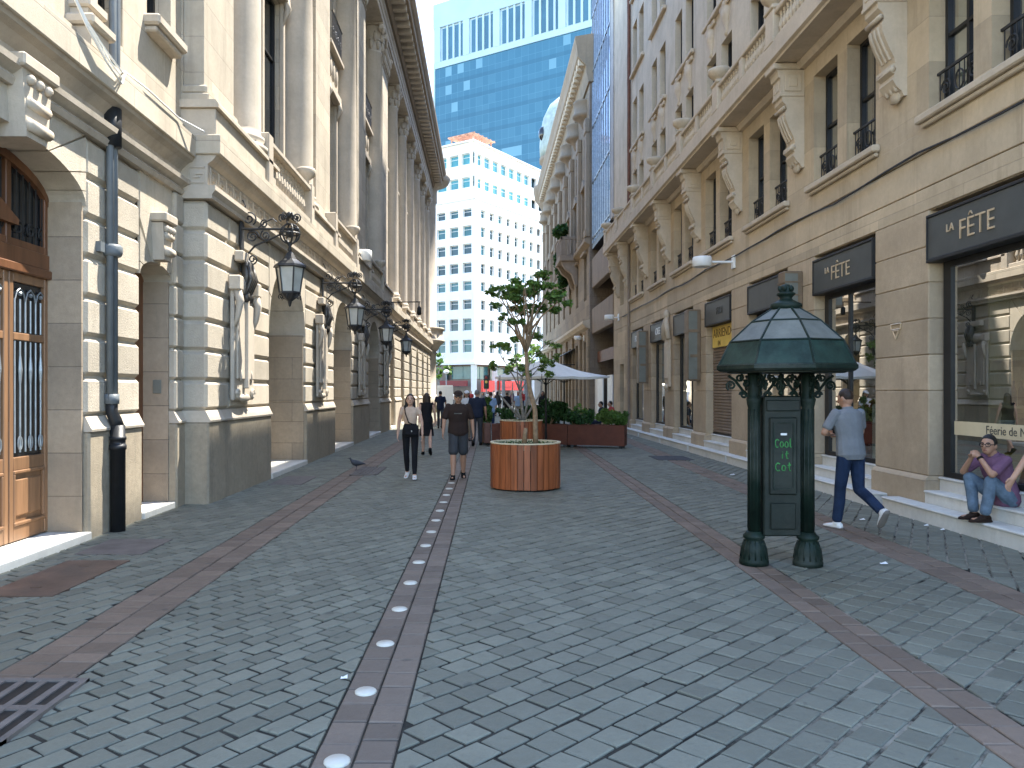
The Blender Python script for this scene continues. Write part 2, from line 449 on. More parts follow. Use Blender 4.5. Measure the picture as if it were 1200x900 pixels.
def pav_mat(name, col, isl, grime, joint_dirt=.0):
    t = NT(name)
    rp = t.pos.outputs['Random Per Island']
    c = t.mix(t.ramp(rp, 0, 1), sc(col, 1 - isl), sc(col, 1 + isl))
    c = t.mix(t.math('MULTIPLY', t.ramp(t.noise(1.1, 6, .7), .4, .75), .45), c, grime)
    c = t.mix(t.math('MULTIPLY', t.ramp(t.noise(22, 5, .75), .45, .8), .35), c, sc(col, .6))
    c = t.mix(t.math('MULTIPLY', t.ramp(t.noise(38, 4, .8), .62, .75), .35), c, sc(col, 1.5))
    n = t.bump(t.noise(16, 4, .6), .35, .02); n = t.bump(t.noise(70, 4, .7), .4, .006, n)
    c = t.mix(t.math('MULTIPLY', t.ramp(t.noise(7, 2, .4), .70, .74), .55), c, (.05, .05, .045))
    c = t.mix(t.math('MULTIPLY', t.ramp(t.noise(.35, 5, .6), .38, .7), .2), c, sc(col, .7))
    r = t.ramp(t.noise(6, 4), .3, .8, (.58,) * 3 + (1,), (.85,) * 3 + (1,))
    return t.fin(c, r, n, .28)
M['paver'] = pav_mat('blue grey slate pavers', (.166, .166, .128), .2, (.118, .116, .09))
M['bandpaver'] = pav_mat('purple brown band pavers', (.155, .122, .094), .2, (.13, .108, .088))
M['bandred'] = pav_mat('red brown band pavers', (.172, .126, .092), .22, (.14, .11, .085))
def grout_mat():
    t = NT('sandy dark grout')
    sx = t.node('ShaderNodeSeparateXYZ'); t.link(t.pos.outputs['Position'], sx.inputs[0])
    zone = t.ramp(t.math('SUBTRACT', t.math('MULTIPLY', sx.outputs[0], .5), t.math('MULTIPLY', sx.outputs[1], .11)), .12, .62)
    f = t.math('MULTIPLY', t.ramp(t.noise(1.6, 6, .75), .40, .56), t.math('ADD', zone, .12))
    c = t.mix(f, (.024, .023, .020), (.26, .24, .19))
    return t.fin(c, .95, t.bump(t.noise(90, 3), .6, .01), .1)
M['grout'] = grout_mat()
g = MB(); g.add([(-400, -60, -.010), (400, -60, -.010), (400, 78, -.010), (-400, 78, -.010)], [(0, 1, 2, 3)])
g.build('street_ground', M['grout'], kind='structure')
g = MB(); g.add([(-900, 78, -.010), (900, 78, -.010), (900, 1500, -.010), (-900, 1500, -.010)], [(0, 1, 2, 3)])
g.build('road', M['asphalt'], kind='structure')
SL = .0145
yN, yF = 2.6, 78
pv = MB()
for (ya, yb, k) in ((yN, 34, 1), (34, yF, 2.0)):
    field(pv, -5.6, -2.972, 0, 0, ya, yb, R(64), .25 * k, .175 * k)
    field(pv, -2.455, -.832, 0, .008, ya, yb, R(56), .215 * k, .15 * k)
    field(pv, -.448, 2.368, .008, SL, ya, yb, R(45), .205 * k, .18 * k)
    field(pv, 2.72, 3.95, SL, .03, ya, yb, R(42), .21 * k, .18 * k)
    field(pv, 4.40, 7.5, .03, 0, ya, yb, R(60), .23 * k, .17 * k)
pv.build('slate_paving', M['paver'], fix=False, kind='structure')
bd = MB(); band(bd, -2.97, -2.46, 0, yN, yF, 2, .19); bd.build('left_brick_band', M['bandred'], fix=False, kind='structure')
bd = MB(); band(bd, -.83, -.45, .008, yN, yF, 2, .23); bd.build('middle_brick_band', M['bandpaver'], fix=False, kind='structure')
bd = MB(); band(bd, 2.37, 2.71, SL, yN, yF, 2, .24); band(bd, 3.96, 4.39, .03, yN, yF, 2, .26); bd.build('right_brick_bands', M['bandred'], fix=False, kind='structure')

# ------------------------------------------------------------ generic wall pieces
def wall_x(mb, xf, xb, y0, y1, z0, z1, holes):
    """sheet at x=xf with rectangular openings and reveals back to xb"""
    ys = sorted({y0, y1, *[h[0] for h in holes], *[h[1] for h in holes]}); ys = [y for y in ys if y0 <= y <= y1]
    zs = sorted({z0, z1, *[h[2] for h in holes], *[h[3] for h in holes]}); zs = [z for z in zs if z0 <= z <= z1]
    for i in range(len(ys) - 1):
        for j in range(len(zs) - 1):
            ym, zm = (ys[i] + ys[i + 1]) / 2, (zs[j] + zs[j + 1]) / 2
            if any(h[0] < ym < h[1] and h[2] < zm < h[3] for h in holes): continue
            mb.add([(xf, ys[i], zs[j]), (xf, ys[i + 1], zs[j]), (xf, ys[i + 1], zs[j + 1]), (xf, ys[i], zs[j + 1])], [(0, 1, 2, 3)])
    for (a, b, c, d) in holes:
        P = [(a, c), (b, c), (b, d), (a, d)]
        for k in range(4):
            p, q = P[k], P[(k + 1) % 4]
            mb.add([(xf, *p), (xf, *q), (xb, *q), (xb, *p)], [(0, 1, 2, 3)])
def stack(mb, y0, y1, xf, xb, z0, z1, n, c=.04, gap=.012, core=.05, split=None):
    h = (z1 - z0) / n; s = 1 if xf > xb else -1
    for i in range(n):
        a, b = z0 + i * h + gap, z0 + (i + 1) * h - gap
        if split and i % 2 == 0:
            ym = y0 + (y1 - y0) * split
            mb.box(xf, xb, y0, ym - gap, a, b, c); mb.box(xf, xb, ym + gap, y1, a, b, c)
        else: mb.box(xf, xb, y0, y1, a, b, c)
    mb.box(xf - s * core, xb + s * .01, y0 + core, y1 - core, z0 + .003, z1 - .003)
def arch_head(mb, yc, hw, zs, rise, ztop, xf, xb, n=9, gap=.014):
    y0, y1 = yc - hw, yc + hw
    def inner(t, e=0): return (yc + (hw + e) * cos(t), zs + (rise + e) * sin(t))
    def outer(t):
        dx, dz = cos(t) * hw, sin(t) * rise
        k = 1e9
        if abs(dx) > 1e-6: k = min(k, hw / abs(dx))
        if dz > 1e-6: k = min(k, (ztop - zs) / dz)
        return (yc + dx * k, zs + dz * k)
    tc = atan2((ztop - zs) / rise, 1.0)
    corners = [(tc, (y1, ztop)), (pi - tc, (y0, ztop))]
    def wedge(ta, tb, x0, x1, e=0):
        ts = [ta + (tb - ta) * i / 4 for i in range(5)]
        pin = [inner(t, e) for t in ts]
        po = [outer(tb)] + [c for (t, c) in reversed(corners) if ta < t < tb] + [outer(ta)]
        out = []
        for p in pin + po:
            if not out or math.hypot(p[0] - out[-1][0], p[1] - out[-1][1]) > .004: out.append(p)
        if math.hypot(out[0][0] - out[-1][0], out[0][1] - out[-1][1]) < .004: out.pop()
        if len(out) >= 3: mb.prism(out, 'x', x0, x1)
    d = gap / hw
    for i in range(n):
        wedge(pi * i / n + (d if i else 0), pi * (i + 1) / n - (d if i < n - 1 else 0), xb, xf)
    sgn = 1 if xf > xb else -1
    for i in range(n): wedge(pi * i / n, pi * (i + 1) / n, xb + .01 * sgn, xf - .04 * sgn, .012)
def moulding(mb, prof, y0, y1): mb.prism(prof, 'y', y0, y1)
def baluster_row(mb, x, ya, yb, z0, z1, sp=.2, r=.075, n=8):
    k = max(1, int((yb - ya) / sp)); h = z1 - z0; st = (yb - ya) / k
    prof = [(.6, 0), (.6, .08), (.4, .12), (.95, .34), (.8, .48), (.38, .72), (.6, .78), (.42, .84), (.62, .92), (.62, 1)]
    for i in range(k):
        mb.lathe([(r * a, z0 + h * b) for a, b in prof], x, ya + st * (i + .5), n)
def spiral(c, r0, r1, turns, ux, uz, a0=0, n=26):
    c = Vector(c); ux = Vector(ux); uz = Vector(uz)
    return [c + (ux * cos(a0 + turns * 2 * pi * i / n) + uz * sin(a0 + turns * 2 * pi * i / n)) * (r0 + (r1 - r0) * i / n) for i in range(n + 1)]

# ------------------------------------------------------------ the stone palace on the left
pal = thing('stone_palace', 'long pale stone palace with columns and arched openings on the left of the street', 'building', (-6, 30, 0), world=True)
XP = -4.18; XW = -4.22
piers2 = [(11.66, 15.06), (18.05, 21.5), (24.45, 27.9), (30.85, 34.3)]
piers3 = [(36.0 + 4.3 * i, 38.7 + 4.3 * i) for i in range(6)]
ZR = 4.63
# near wing
b = MB(); stack(b, 8.9, 10.3, -4.62, -5.1, 1.42, 4.68, 7, .045, split=.5); b.build('rusticated_pier', M['rust'], pal)
b = MB(); stack(b, 11.34, 11.655, -4.56, -5.1, 1.42, 4.68, 7, .03); b.build('rusticated_pier', M['rust'], pal)
b = MB(); stack(b, 2.0, 5.9, -4.62, -5.1, 1.42, 4.68, 7, .045, split=.5); b.build('rusticated_pier', M['rust'], pal)
b = MB(); arch_head(b, 7.4, 1.5, 3.86, .47, 4.68, -4.62, -5.1, 9); b.build('arch', M['rust'], pal)
b = MB(); arch_head(b, 10.82, .52, 3.3, .22, 4.68, -4.62, -5.1, 5); b.build('arch', M['rust'], pal)
def plinth(y0, y1, xf, z=1.24, mat=None, cap=None, zc=1.42):
    p = MB(); p.box(xf, xf - .9, y0, y1, -.03, z, .025); o = p.build('plinth', mat or M['plinth'], pal)
    c = MB(); c.prism([(xf - .9, z + .002), (xf + .025, z + .002), (xf + .03, z + .03), (xf + .012, z + .055), (xf - .05, zc), (xf - .9, zc)], 'y', y0 - .0, y1 + .0)
    c.build('plinth_cap', cap or M['trim_l'], o)
plinth(8.92, 10.3, -4.59); plinth(11.33, 11.652, -4.54); plinth(1.5, 5.9, -4.59)
b = MB(); b.box(-4.56, -6, 5.9, 8.92, -.03, .085, .01); b.build('door_step', M['marble'], pal)
b = MB(); b.box(-4.56, -6, 10.3, 11.33, -.03, .085, .01); b.build('door_step', M['marble'], pal)
for y in (8.905, 11.335):            # smooth reveals of both doors
    b = MB(); b.box(-4.66, -5.6, y - .03, y + .02, 0.09, 3.9 if y < 10 else 3.32); b.build('door_reveal', M['jamb'], pal)
# keystones with scroll
def keystone(y, z0, z1, xf, w, mat):
    k = MB(); k.prism([(y - w * .36, z0), (y + w * .36, z0), (y + w * .5, z1 - .14), (y - w * .5, z1 - .14)], 'x', xf - .3, xf + .16)
    k.box(xf - .3, xf + .22, y - w * .62, y + w * .62, z1 - .13, z1, .02)
    for i in range(3): k.ball((xf + .18, y + (i - 1) * w * .3, z1 - .22), .05)
    k.smooth = True
    k.tube([(xf + .17, y - w * .36, z0 + .12), (xf + .17, y + w * .36, z0 + .12)], .06, 10); k.tube([(xf + .15, y - w * .36, z0 + .34), (xf + .15, y + w * .36, z0 + .34)], .06, 8)
    return k.build('keystone', mat, pal)
keystone(7.66, 4.2, 4.98, -4.62, .5, M['trim_l']); keystone(10.82, 3.55, 4.2, -4.62, .34, M['trim_l'])
# band moulding, frieze, ledge
b = MB(); moulding(b, [(-5.2, 4.68), (-4.56, 4.68), (-4.53, 4.74), (-4.56, 4.78), (-4.46, 4.84), (-4.45, 4.9), (-5.2, 4.9)], 1.5, 11.655); b.build('string_course', M['trim_l'], pal)
b = MB(); moulding(b, [(-5.2, 4.90), (-4.60, 4.90), (-4.60, 5.06), (-4.50, 5.16), (-4.42, 5.2), (-4.40, 5.24), (-5.2, 5.24)], 1.5, 11.655); b.build('frieze', M['trim_l'], pal)
b = MB(); b.box(-4.36, -5.2, 1.5, 11.6, 5.24, 5.56, .012); b.build('ledge', M['ashlar'], pal)
b = MB(); b.box(-4.12, -5.2, 11.60, 35.2, ZR, ZR + .06); moulding(b, [(-5.2, ZR + .06), (-4.12, ZR + .06), (-4.07, ZR + .13), (-4.07, ZR + .2), (-5.2, ZR + .2)], 11.60, 61); b.box(-4.14, -5.2, 35.2, 61, ZR, ZR + .06)
b.build('string_course', M['trim_l'], pal)
fz = MB(); moulding(fz, [(-5.2, ZR + .2), (-4.2, ZR + .2), (-4.2, 5.16), (-4.12, 5.22), (-4.06, 5.3), (-5.2, 5.3)], 11.64, 61)
o = fz.build('frieze', M['trim_l'], pal)
def greek(mb, u0, z0, s, put):
    # square key of strips: (u0,u1,z0,z1)
    for (a, c, d, e) in ((0, 1, .88, 1), (0, .12, .12, .88), (0, 1, 0, .12), (.88, 1, .12, .62), (.34, .88, .5, .62), (.34, .46, .3, .5), (.46, .7, .3, .4)):
        put(u0 + a * s, u0 + c * s, z0 + d * s, z0 + e * s)
k = MB()
s_ = .26; y = 11.75
while y < 34.8:
    greek(k, y, 4.87, s_, lambda a, c, d, e: k.box(-4.2, -4.185, a, c, d, e)); y += .36
for x in (-4.5,): greek(k, x, 4.87, .26, lambda a, c, d, e: k.box(a, c, 11.625, 11.64, d, e))
k.build('greek_key', M['trim_l'], pal)
b = MB(); b.box(-4.0, -5.2, 11.60, 61.2, 5.3, 5.6, .015); b.build('ledge', M['ashlar'], pal)
# ground storey piers and arches
def far_y(i): return piers2[i][1]
for i, (a, c) in enumerate(piers2):
    b = MB(); stack(b, a, c, XW, -5.25, 1.42, ZR - .01, 7, .045, split=(.72 if i % 2 else .3)); b.build('rusticated_pier', M['rust'], pal)
    plinth(a - (0 if i else .03), c, XP)
for i, (a, c) in enumerate(piers3):
    b = MB(); stack(b, a, c, XW, -5.25, 1.42, ZR - .01, 7, .04); b.build('rusticated_pier', M['rust'], pal)
    plinth(a, c, XP, mat=M['trim_l'])
allp = piers2 + piers3
for i in range(len(allp) - 1):
    a, c = allp[i][1], allp[i + 1][0]; hw = (c - a) / 2
    b = MB(); rise = min(hw, 1.38); arch_head(b, (a + c) / 2, hw - .002, 4.36 - rise, rise, ZR - .01, XW, -5.25, 7); b.build('arch', M['rust'], pal)
    if i < 5:
        j = MB(); j.box(-4.27, -5.6, c - .035, c + .02, 1.46, 4.4 - rise); j.build('door_reveal', M['jamb'], pal)
        j = MB(); j.box(-4.25, -5.6, c - .03, c + .02, .1, 1.45); j.build('door_reveal', M['jamb'], pal)
    st = MB(); st.box(-4.16, -6, a - .01, c + .01, -.03, .10, .012); st.build('door_step', M['marble'], pal)
    d = MB(); d.box(-5.42, -5.6, a - .2, c + .2, .1, 4.5); 
    for yy in (a + hw * .5, a + hw, a + hw * 1.5): d.box(-5.38, -5.42, yy - .04, yy + .04, .1, 4.4)
    d.box(-5.38, -5.42, a, c, 2.9, 3.05); d.build('door', M['door_dk'], pal)
# return wall of the wing corner
b = MB(); b.box(-5.2, -4.6, 11.7, 11.9, 5.3, 18); b.build('corner_wall', M['ashlar'], pal)
# relief panels between lamps
for (a, c) in piers2:
    m = (a + c) / 2 - .2; z = 1.56
    p = MB(); p.box(-4.19, -4.12, m - .55, m + .55, z, 3.55, .02)
    p.box(-4.12, -4.08, m - .46, m - .08, z + .35, 3.2, .02); p.box(-4.12, -4.08, m + .08, m + .46, z + .35, 3.2, .02); p.box(-4.12, -4.04, m - .05, m + .05, z + .2, 3.3, .015)
    p.box(-4.19, -4.0, m - .62, m - .40, 3.38, 3.62, .02); p.box(-4.19, -4.0, m + .4, m + .62, 3.38, 3.62, .02); p.box(-4.2, -4.05, m - .3, m + .3, 3.9, 4.08, .02)
    p.smooth = True
    for s in (-1, 1):
        p.tube([(-4.08, m + s * .5, 3.38), (-4.03, m + s * .5, 3.2), (-4.07, m + s * .5, 2.95), (-4.12, m + s * .5, 2.8)], [.075, .07, .045, .03], 8)
        p.tube(spiral((-4.10, m + s * .40, z + .10), .08, .02, 1.6, (0, s, 0), (0, 0, 1)), .03, 6)
        p.ball((-4.09, m + s * .28, z + .42), .03, .035, .09)
    p.ball((-4.12, m, z + .04), .05, .3, .07); p.ball((-4.12, m, 3.5), .07, .34, .16)
    o = p.build('relief_panel', M['trim_l'], pal)
# upper storey of the long front
XU = -4.78
bays = [((allp[i][1] + allp[i + 1][0]) / 2) for i in range(len(allp) - 1)]
bays = [x + (.55 if i < 3 else 0) for i, x in enumerate(bays)]
bw = [1.5 if i < 3 else 1.25 for i in range(len(bays))]
holes = []
for yb, w in zip(bays, bw): holes += [(yb - w / 2 - .2, yb + w / 2, 6.2, 10.7), (yb - w / 2 - .2, yb + w / 2, 12.1, 15.2)]
b = MB(); wall_x(b, XU, XU - .35, 11.7, 61, 5.6, 18.2, holes); b.build('upper_wall', M['ashlar'], pal)
def win_x(parent, xf, a, c, d, e, name='window', mull=1, rail=(.5,), fm=None, gm=None, t=.07, out=1):
    """window set in an opening of a wall whose outside faces out*X"""
    f = MB(); s = out
    f.box(xf, xf - s * .08, a, a + t, d, e); f.box(xf, xf - s * .08, c - t, c, d, e); f.box(xf, xf - s * .08, a + t, c - t, d, d + t); f.box(xf, xf - s * .08, a + t, c - t, e - t, e)
    for i in range(mull):
        y = a + (c - a) * (i + 1) / (mull + 1); f.box(xf - s * .01, xf - s * .07, y - t * .45, y + t * .45, d + t, e - t)
    for r in rail:
        z = d + (e - d) * r; f.box(xf - s * .012, xf - s * .068, a + t, c - t, z - t * .4, z + t * .4)
    o = f.build(name, fm or M['black'], parent)
    g = MB(); g.add([(xf - s * .05, a + .01, d + .01), (xf - s * .05, c - .01, d + .01), (xf - s * .05, c - .01, e - .01), (xf - s * .05, a + .01, e - .01)], [(0, 1, 2, 3)])
    g.build('pane', gm or M['glass_dk'], o, fix=False)
    return o
for i, (yb, w) in enumerate(zip(bays, bw)):
    for (d, e) in ((6.2, 10.7), (12.1, 15.2)):
        o = win_x(pal, XU - .1, yb - w / 2 - .2, yb + w / 2, d, e, rail=(.3, .7))
    s = MB(); s.box(XU, XU + .22, yb - w / 2 - .2, yb + w / 2 + .2, 10.75, 11.0, .02); s.box(XU, XU + .12, yb - w / 2 - .14, yb + w / 2 + .14, 11.0, 12.0, .02); s.box(XU, XU + .3, yb - w / 2 - .25, yb + w / 2 + .25, 11.95, 12.08, .02)
    s.smooth = True
    for q in (-.45, 0, .45): s.ball((XU + .13, yb + q, 11.5), .07, .17, .33)
    for q in (-1, 1): s.tube([(XU + .12, yb + q * (w / 2 + .05), 10.9), (XU + .2, yb + q * (w / 2 + .05), 10.6), (XU + .06, yb + q * (w / 2 + .05), 10.2)], [.09, .08, .03], 8)
    s.smooth = False
    for q in (-1, 1): s.box(XU, XU + .1, yb + q * (w / 2 + .09) - .08, yb + q * (w / 2 + .09) + .08, 6.2, 10.74, .015)
    s.build('window_surround', M['trim_l'], pal)
    r = MB(); 
    r.tube([(XU + .26, yb - w / 2, 13.0), (XU + .26, yb + w / 2, 13.0)], .03)
    k = 0
    while k < w: r.tube([(XU + .26, yb - w / 2 + k, 12.08), (XU + .26, yb - w / 2 + k, 13.0)], .014, 5); k += .11
    for q in range(4): r.tube(spiral((XU + .26, yb - w / 2 + w * (q + .5) / 4, 12.5), .14, .03, 1.5, (0, 1, 0), (0, 0, 1), n=14), .016, 5)
    r.build('railing', M['bronze'], pal)
# base course, columns, pilasters
for (a, c) in piers2:
    b = MB(); b.box(-5.0, -4.09, a + .02, c, 5.6, 6.02, .015); b.prism([(-5.0, 6.02), (-4.03, 6.02), (-4.03, 6.08), (-4.08, 6.14), (-5.0, 6.14)], 'y', a - .03, c + .05); b.build('pedestal_course', M['trim_l'], pal)
for (a, c) in piers3:
    b = MB(); b.box(-5.0, -4.13, a + .3, c - .3, 5.6, 6.02, .015); b.box(-5.0, -4.05, a + .25, c - .25, 6.02, 6.14, .02); b.build('pedestal_course', M['trim_l'], pal)
def column(y, x, r, z0, z1):
    c = MB(); c.smooth = True; h = z1 - z0
    c.lathe([(r * 1.32, z0), (r * 1.32, z0 + .10), (r * 1.2, z0 + .14), (r * 1.12, z0 + .16), (r * 1.22, z0 + .22), (r * 1.18, z0 + .28), (r * 1.04, z0 + .32), (r, z0 + .42), (r * .985, z0 + h * .4), (r * .86, z1 - 1.15), (r * .92, z1 - 1.12), (r * .92, z1 - 1.06), (r * .86, z1 - 1.04), (r * .9, z1 - .7), (r * 1.12, z1 - .2), (r * 1.2, z1 - .12)], x, y, 24)
    o = c.build('column', M['column'], pal)
    k = MB(); k.smooth = True
    for ring, zz, rr in ((8, z1 - .82, .95), (8, z1 - .52, 1.02)):
        for i in range(ring):
            a = 2 * pi * (i + (.5 if rr > 1 else 0)) / ring
            k.ball((x + cos(a) * r * rr, y + sin(a) * r * rr, zz), .09, .09, .2, 6, 5); k.ball((x + cos(a) * r * (rr + .12), y + sin(a) * r * (rr + .12), zz + .17), .065, .065, .06, 6, 4)
    for sx in (-1, 1):
        for sy in (-1, 1):
            k.ball((x + sx * r * 1.0, y + sy * r * 1.0, z1 - .2), .15, .15, .17, 8, 6); k.tube([(x + sx * r * 1.05, y + sy * r * 1.05, z1 - .2), (x + sx * r * 1.25, y + sy * r * 1.25, z1 - .3), (x + sx * r * 1.15, y + sy * r * 1.15, z1 - .5)], [.08, .07, .03], 6)
    k.smooth = False; k.box(x - r * 1.25, x + r * 1.25, y - r * 1.25, y + r * 1.25, z1 - .1, z1, .02)
    k.build('capital', M['trim_l'], o)
def pilaster(y0, y1, xf, z0, z1):
    c = MB(); c.box(-5.0, xf + .1, y0 - .08, y1 + .08, z0, z0 + .12, .02); c.box(-5.0, xf + .06, y0 - .05, y1 + .05, z0 + .12, z0 + .26, .03); c.box(-5.0, xf, y0, y1, z0 + .26, z1 - 1.1, .01)
    o = c.build('pilaster', M['ashlar'], pal)
    k = MB(); k.box(-5.0, xf + .04, y0 - .04, y1 + .04, z1 - 1.1, z1 - 1.03, .02); k.prism([(-5.0, z1 - 1.03), (xf + .0, z1 - 1.03), (xf + .12, z1 - .15), (-5.0, z1 - .15)], 'y', y0, y1); k.box(-5.0, xf + .16, y0 - .1, y1 + .1, z1 - .15, z1 - .004, .02)
    k.smooth = True; n = max(2, int((y1 - y0) / .24))
    for i in range(n):
        yy = y0 + (y1 - y0) * (i + .5) / n; k.ball((xf + .05, yy, z1 - .78), .08, .1, .2, 6, 5); k.ball((xf + .1, yy, z1 - .48), .09, .1, .2, 6, 5)
    for yy in (y0 + .05, y1 - .05): k.ball((xf + .12, yy, z1 - .26), .12, .12, .14, 8, 6)
    k.build('capital', M['trim_l'], o)
ZC0, ZC1 = 6.14, 16.6
for i, (a, c) in enumerate(piers2):
    if i == 0: pilaster(a + .1, a + 1.5, -4.3, ZC0, ZC1); column(c - .75, -4.60, .42, ZC0, ZC1)
    else: column(a + .62, -4.60, .42, ZC0, ZC1); pilaster(a + 1.6, c - .05, -4.32, ZC0, ZC1)
for (a, c) in piers3: column((a + c) / 2 + .25, -4.58, .36, ZC0, ZC1); pilaster(c - .62, c - .1, -4.45, ZC0, ZC1)
# balustrades
for i in range(3):
    a, c = piers2[i][1] - .55, piers2[i + 1][0] + .0; x = -4.2
    b = MB(); b.box(x - .14, x + .14, a, c, 5.6, 5.74, .02); b.box(x - .15, x + .15, a, c, 6.38, 6.5, .025); baluster_row(b, x, a + .3, c - .3, 5.74, 6.38, .2, .085)
    for y in (a, c): b.box(x - .17, x + .17, y - .02 - .14, y + .16, 5.6, 6.56, .02)
    b.build('balustrade', M['trim_l'], pal)
    u = MB(); u.smooth = True
    for y in (c, ): u.lathe([(.1, 6.56), (.07, 6.6), (.07, 6.66), (.2, 6.76), (.24, 6.88), (.2, 6.94), (.02, 6.97)], x, y, 14)
    u.build('urn', M['trim_l'], pal)
# entablature and cornice
b = MB(); moulding(b, [(-5.2, 16.6), (-4.1, 16.6), (-4.1, 16.85), (-4.06, 16.87), (-4.06, 17.1), (-4.0, 17.16), (-4.0, 17.22), (-5.2, 17.22)], 11.5, 61); b.build('architrave', M['trim_l'], pal)
b = MB(); b.box(-5.2, -4.1, 11.5, 61, 17.22, 17.7); b.build('upper_frieze', M['trim_l'], pal)
b = MB(); moulding(b, [(-5.2, 18.15), (-3.22, 18.15), (-3.2, 18.4), (-3.12, 18.46), (-3.02, 18.62), (-3.0, 18.74), (-5.2, 18.9)], 11.4, 62); moulding(b, [(-5.2, 17.7), (-4.0, 17.7), (-3.9, 17.86), (-5.2, 17.86)], 11.5, 61)
o = b.build('cornice', M['ornate_trim'], pal)
y = 11.6
while y < 61: b = MB(); b.box(-4.0, -3.32, y, y + .28, 17.9, 18.13, .02); b.build('modillion', M['trim_l'], o); y += .7
b = MB(); b.box(-5.2, -4.5, 2, 61, 18.9, 19.8, .02); b.build('parapet', M['ashlar'], pal)
b = MB(); b.box(-16, -5.3, 2, 62, .2, 18.85); b.build('backing_block', M['ashlar'], pal)
# near wing upper wall
holes = [(9.05, 9.8, 6.1, 9.6), (10.5, 11.3, 6.85, 9.4), (5.2, 6.6, 6.1, 9.6)]
b = MB(); wall_x(b, -4.62, -4.95, 1.5, 11.7, 5.56, 18.9, holes); b.build('upper_wall', M['ashlar'], pal)
for h in holes: win_x(pal, -4.85, *h, rail=(.5,))
b = MB(); b.box(-4.7, -4.4, 10.4, 11.4, 6.7, 6.85, .03); b.box(-4.7, -4.46, 10.45, 11.35, 6.62, 6.7, .02); b.build('window_sill', M['trim_l'], pal)
for ya in (8.52, 4.7):
    b = MB(); b.box(-4.7, -4.37, ya, ya + .42, 5.56, 5.78, .01); b.box(-4.7, -4.31, ya - .06, ya + .48, 5.78, 5.9, .025); b.box(-4.7, -4.42, ya + .04, ya + .36, 5.9, 6.0); b.box(-4.7, -4.38, ya - .0, ya + .42, 6.0, 6.12, .02); b.box(-4.7, -4.46, ya + .06, ya + .34, 6.12, 9.7, .01)
    b.build('window_pier', M['trim_l'], pal)
b = MB(); b.box(-4.66, -4.52, 1.5, 8.5, 5.56, 5.74, .01); b.box(-4.66, -4.52, 8.95, 11.6, 5.56, 5.74, .01); b.build('base_course', M['ashlar'], pal)
# rounded corner at the far end with a balcony
b = MB(); b.smooth = True; b.lathe([(1.5, 0), (1.5, 1.4), (1.42, 1.42), (1.42, 4.6), (1.55, 4.7), (1.42, 4.8), (1.42, 5.3), (1.62, 5.4), (1.62, 5.6), (1.4, 5.62), (1.4, 16.6), (1.5, 16.7), (1.5, 17.7), (1.7, 17.9), (2.4, 18.2), (2.55, 18.5), (2.6, 18.75), (1.2, 19)], -5.3, 61.2, 32)
o = b.build('corner_turret', M['trim_l'], pal)
b = MB(); b.smooth = True; b.lathe([(1.2, 4.6), (1.6, 5.0), (1.75, 5.3), (2.0, 5.5), (2.1, 5.62), (2.1, 5.75), (1.98, 5.78), (1.98, 6.5), (2.08, 6.55), (2.08, 6.7), (1.9, 6.72)], -5.3, 61.2, 28); b.build('corner_balcony', M['trim_l'], pal)

# big timber door of the near wing
XD = -5.05
def door_leaf(y0, y1):
    d = MB(); t = .085
    d.box(XD, XD - .06, y0 + .008, y0 + t, .1, 3.0, .008); d.box(XD, XD - .06, y1 - t, y1 - .008, .1, 3.0, .008)
    for (za, zb) in ((.1, .26), (.86, 1.0), (2.27, 2.35), (2.9, 3.0)): d.box(XD - .004, XD - .056, y0 + t, y1 - t, za, zb, .006)
    d.box(XD - .03, XD - .05, y0 + t, y1 - t, .26, .86)
    d.box(XD - .012, XD - .04, y0 + t + .05, y1 - t - .05, .36, .76, .012)
    d.box(XD + .012, XD - .03, y0 + t, y1 - t, .26, .30, .01); d.box(XD + .006, XD - .03, y0 + t, y1 - t, .82, .86, .01)
    d.box(XD + .004, XD - .03, y0 + t, y0 + t + .035, .3, .82, .008); d.box(XD + .004, XD - .03, y1 - t - .035, y1 - t, .3, .82, .008)
    o = d.build('door_leaf', M['door'], pal)
    g = MB(); g.box(XD - .045, XD - .05, y0 + t, y1 - t, 1.0, 2.9); g.build('pane', M['glass_dk'], o)
    r = MB(); w = y1 - y0 - 2 * t; n = 6
    for i in range(n):
        y = y0 + t + w * (i + .5) / n
        r.tube([(XD - .02, y, 1.05), (XD - .02, y, 2.26)], .011, 6); r.tube([(XD - .02, y, 2.36), (XD - .02, y, 2.72)], .011, 6)
        if i % 2:
            r.tube(spiral((XD - .02, y, 1.15), .06, .06, 1, (0, .6, 0), (0, 0, 1.2), n=12), .009, 5); r.tube([(XD - .02, y, 1.8), (XD - .02, y, 1.95), (XD - .02, y, 2.1)], [.012, .024, .012], 6)
            r.tube([(XD - .02, y - w / n, 2.7), (XD - .02, y - w / n * .6, 2.8), (XD - .02, y, 2.84), (XD - .02, y + w / n * .6, 2.8), (XD - .02, y + w / n, 2.7)], .010, 5); r.ball((XD - .02, y, 2.78), .025, .025, .025, 6, 5)
    r.build('grille', M['silver'], o)
for i in range(4): door_leaf(5.9 + .75 * i, 5.9 + .75 * (i + 1))
b = MB(); b.box(XD + .05, XD - .1, 5.9, 8.9, 3.0, 3.1, .012); b.box(XD + .02, XD - .08, 5.9, 8.9, 3.1, 3.28, .01)
b.prism([(6.5, 3.5), (8.25, 3.5), (8.25, 3.56), (7.38, 4.0), (6.5, 3.56)], 'x', XD - .05, XD + .05)
b.build('door_transom', M['door_dk'], pal)
b = MB()
for y in (5.94, 6.65, 7.4, 8.15, 8.86): b.box(XD, XD - .07, y - .045, y + .045, 3.28, 4.34, .008)
b.box(XD - .003, XD - .067, 5.9, 8.9, 3.28, 3.36); 
